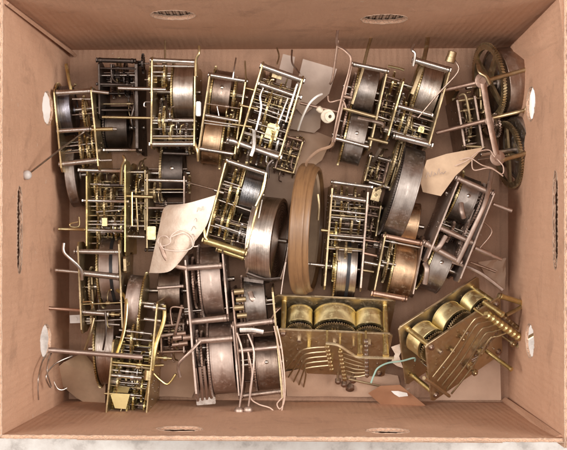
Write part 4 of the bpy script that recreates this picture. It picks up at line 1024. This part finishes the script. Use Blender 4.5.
outline_sheet('paper_wrapping', 'kraft paper fold between the yellow brass and the pinkish movements', 'wrapping paper', [(150, 352, 26), (192, 350, 26), (200, 380, 16), (192, 397, 8), (154, 396, 8)], .6, 'kraft', lambda x, y: 2.5 * math.sin(x * .12) + 1.5 * math.sin(y * .2))
outline_sheet('paper_scrap', 'white torn paper scrap standing between the two chime movements', 'paper scrap', [(391, 347, 70), (402, 343, 74), (401, 352, 72), (399, 356, 70), (403, 368, 60), (397, 366, 60), (391, 362, 62), (395, 354, 68)], .5, 'paper')
outline_sheet('paper_scrap', 'crumpled kraft paper scrap beside the right wall above the corner chime movement', 'paper scrap', [(478, 262, 20), (506, 258, 22), (505, 290, 12), (495, 286, 12), (486, 276, 14)], .5, 'kraft', lambda x, y: 2.5 * math.sin(x * .4) * math.cos(y * .3))
# loose card on the floor under the corner movement
outline_sheet('card_piece', 'flat pale card on the floor beneath the corner chime movement', 'card piece', [(436, 330, 5), (499, 326, 5), (501, 400, 5), (434, 400, 5)], 1, 'kraft')

# bobbin, wires, string
root = bpy.data.objects.new('cream_bobbin', None); C.objects.link(root); root.location = P(327, 116, 72) * MM
tag(root, 'cream ceramic bobbin with a centre hole beside the rusty movement', 'bobbin')
bm = bmesh.new(); lathe(bm, (0, 0, 0), (.25, -.15, 1), [(0, 2), (0, 6.6), (3, 7), (4, 6.4), (4.6, 4), (9, 3.6), (9.4, 5), (10.6, 5), (11, 3.8), (11, 1.8), (0, 2)], 24, False); obj('flange', bm, M['cream'], root)
bm = bmesh.new(); lathe(bm, (-5, 4, 3), (-.6, .5, .2), [(0, 2.2), (2, 3), (5, 3), (6, 2)], 16); obj('knuckle', bm, M['cream'], root)
strand('white_wire', [(298, 130, 60), (302, 118, 74), (309, 104, 82), (316, 97, 82), (322, 94, 76)], 1.1, 'white', None, 'curved white wire arching over the taupe cards', 'wire')
strand('green_wire', [(371, 383, 76), (374, 375, 76), (378, 368, 76), (388, 363, 78), (402, 361, 80), (414, 358, 82), (415, 361, 78)], .9, 'green', None, 'thin green wire between the two chime movements', 'wire')
for pts, lb in (([(50, 350, 108), (43, 360, 130), (39, 374, 150), (38, 388, 152), (38.5, 400, 150)], 'straight silver wire hanging down by the left wall'),
                ([(52, 351, 108), (48, 362, 120), (47, 372, 124), (51, 386, 118), (49, 386, 120), (46, 376, 126), (55, 364, 112), (72, 356, 100)], 'knotted silver wire below the left end of the pink rod'),
                ([(52, 378, 66), (57, 388, 64), (62, 390, 62), (67, 388, 60)], 'small hooked wire lying on the tan card')):
    strand('loose_wire', pts, .75, 'steel', None, lb, 'wire')
strand('string_loop', [(248, 352, 96), (252, 372, 94), (250, 396, 92), (258, 404, 84), (270, 408, 80), (279, 415, 78), (283, 404, 82), (283, 380, 92), (279, 350, 92), (274, 326, 94)], .65, 'string', None, 'cotton string looped over the twin-hammer movement', 'string')
strand('string_loop', [(277, 326, 96), (282, 350, 98), (285, 385, 94), (284, 402, 84), (280, 409, 78), (277, 404, 80), (282, 398, 86)], .65, 'string', None, 'straight cotton string along the outer plate of the twin-hammer movement', 'string')
strand('string_loop', [(286, 262, 100), (283, 280, 96), (281, 294, 84)], .5, 'string_white', None, 'short white thread dangling from the steel spring drum', 'string')
root = None

# ================================================================== light, world, camera
def area(name, loc, size, power, col, target=(0, 0, 0)):
    d = bpy.data.lights.new(name, 'AREA'); d.shape = 'RECTANGLE'; d.size, d.size_y = size; d.energy = power; d.color = col
    o = bpy.data.objects.new(name, d); C.objects.link(o); o.location = loc
    o.rotation_euler = (Vector(target) - Vector(loc)).to_track_quat('-Z', 'Y').to_euler(); return o
area('softbox_left', (-1.0, .12, 1.15), (.7, .7), 24, (1, .965, .93))
area('softbox_right', (1.0, .12, 1.15), (.7, .7), 24, (1, .965, .93))
area('softbox_top', (0.0, .12, 1.9), (.9, .3), 13, (1, .97, .94))
wd = bpy.data.worlds.new('World'); bpy.context.scene.world = wd; wd.use_nodes = True
wd.node_tree.nodes['Background'].inputs['Color'].default_value = (1, .96, .92, 1)
wd.node_tree.nodes['Background'].inputs['Strength'].default_value = .36
cam = bpy.data.cameras.new('camera'); co = bpy.data.objects.new('camera', cam); C.objects.link(co)
co.location = (0, 0, D * MM); co.rotation_euler = (0, 0, 0)
cam.sensor_fit = 'HORIZONTAL'; cam.angle = 2 * math.atan(567 * K / 2 / D); cam.clip_start = .02; cam.clip_end = 50
sc = bpy.context.scene; sc.camera = co
sc.view_settings.view_transform = 'Standard'; sc.view_settings.look = 'None'; sc.view_settings.exposure = 0; sc.view_settings.gamma = 1
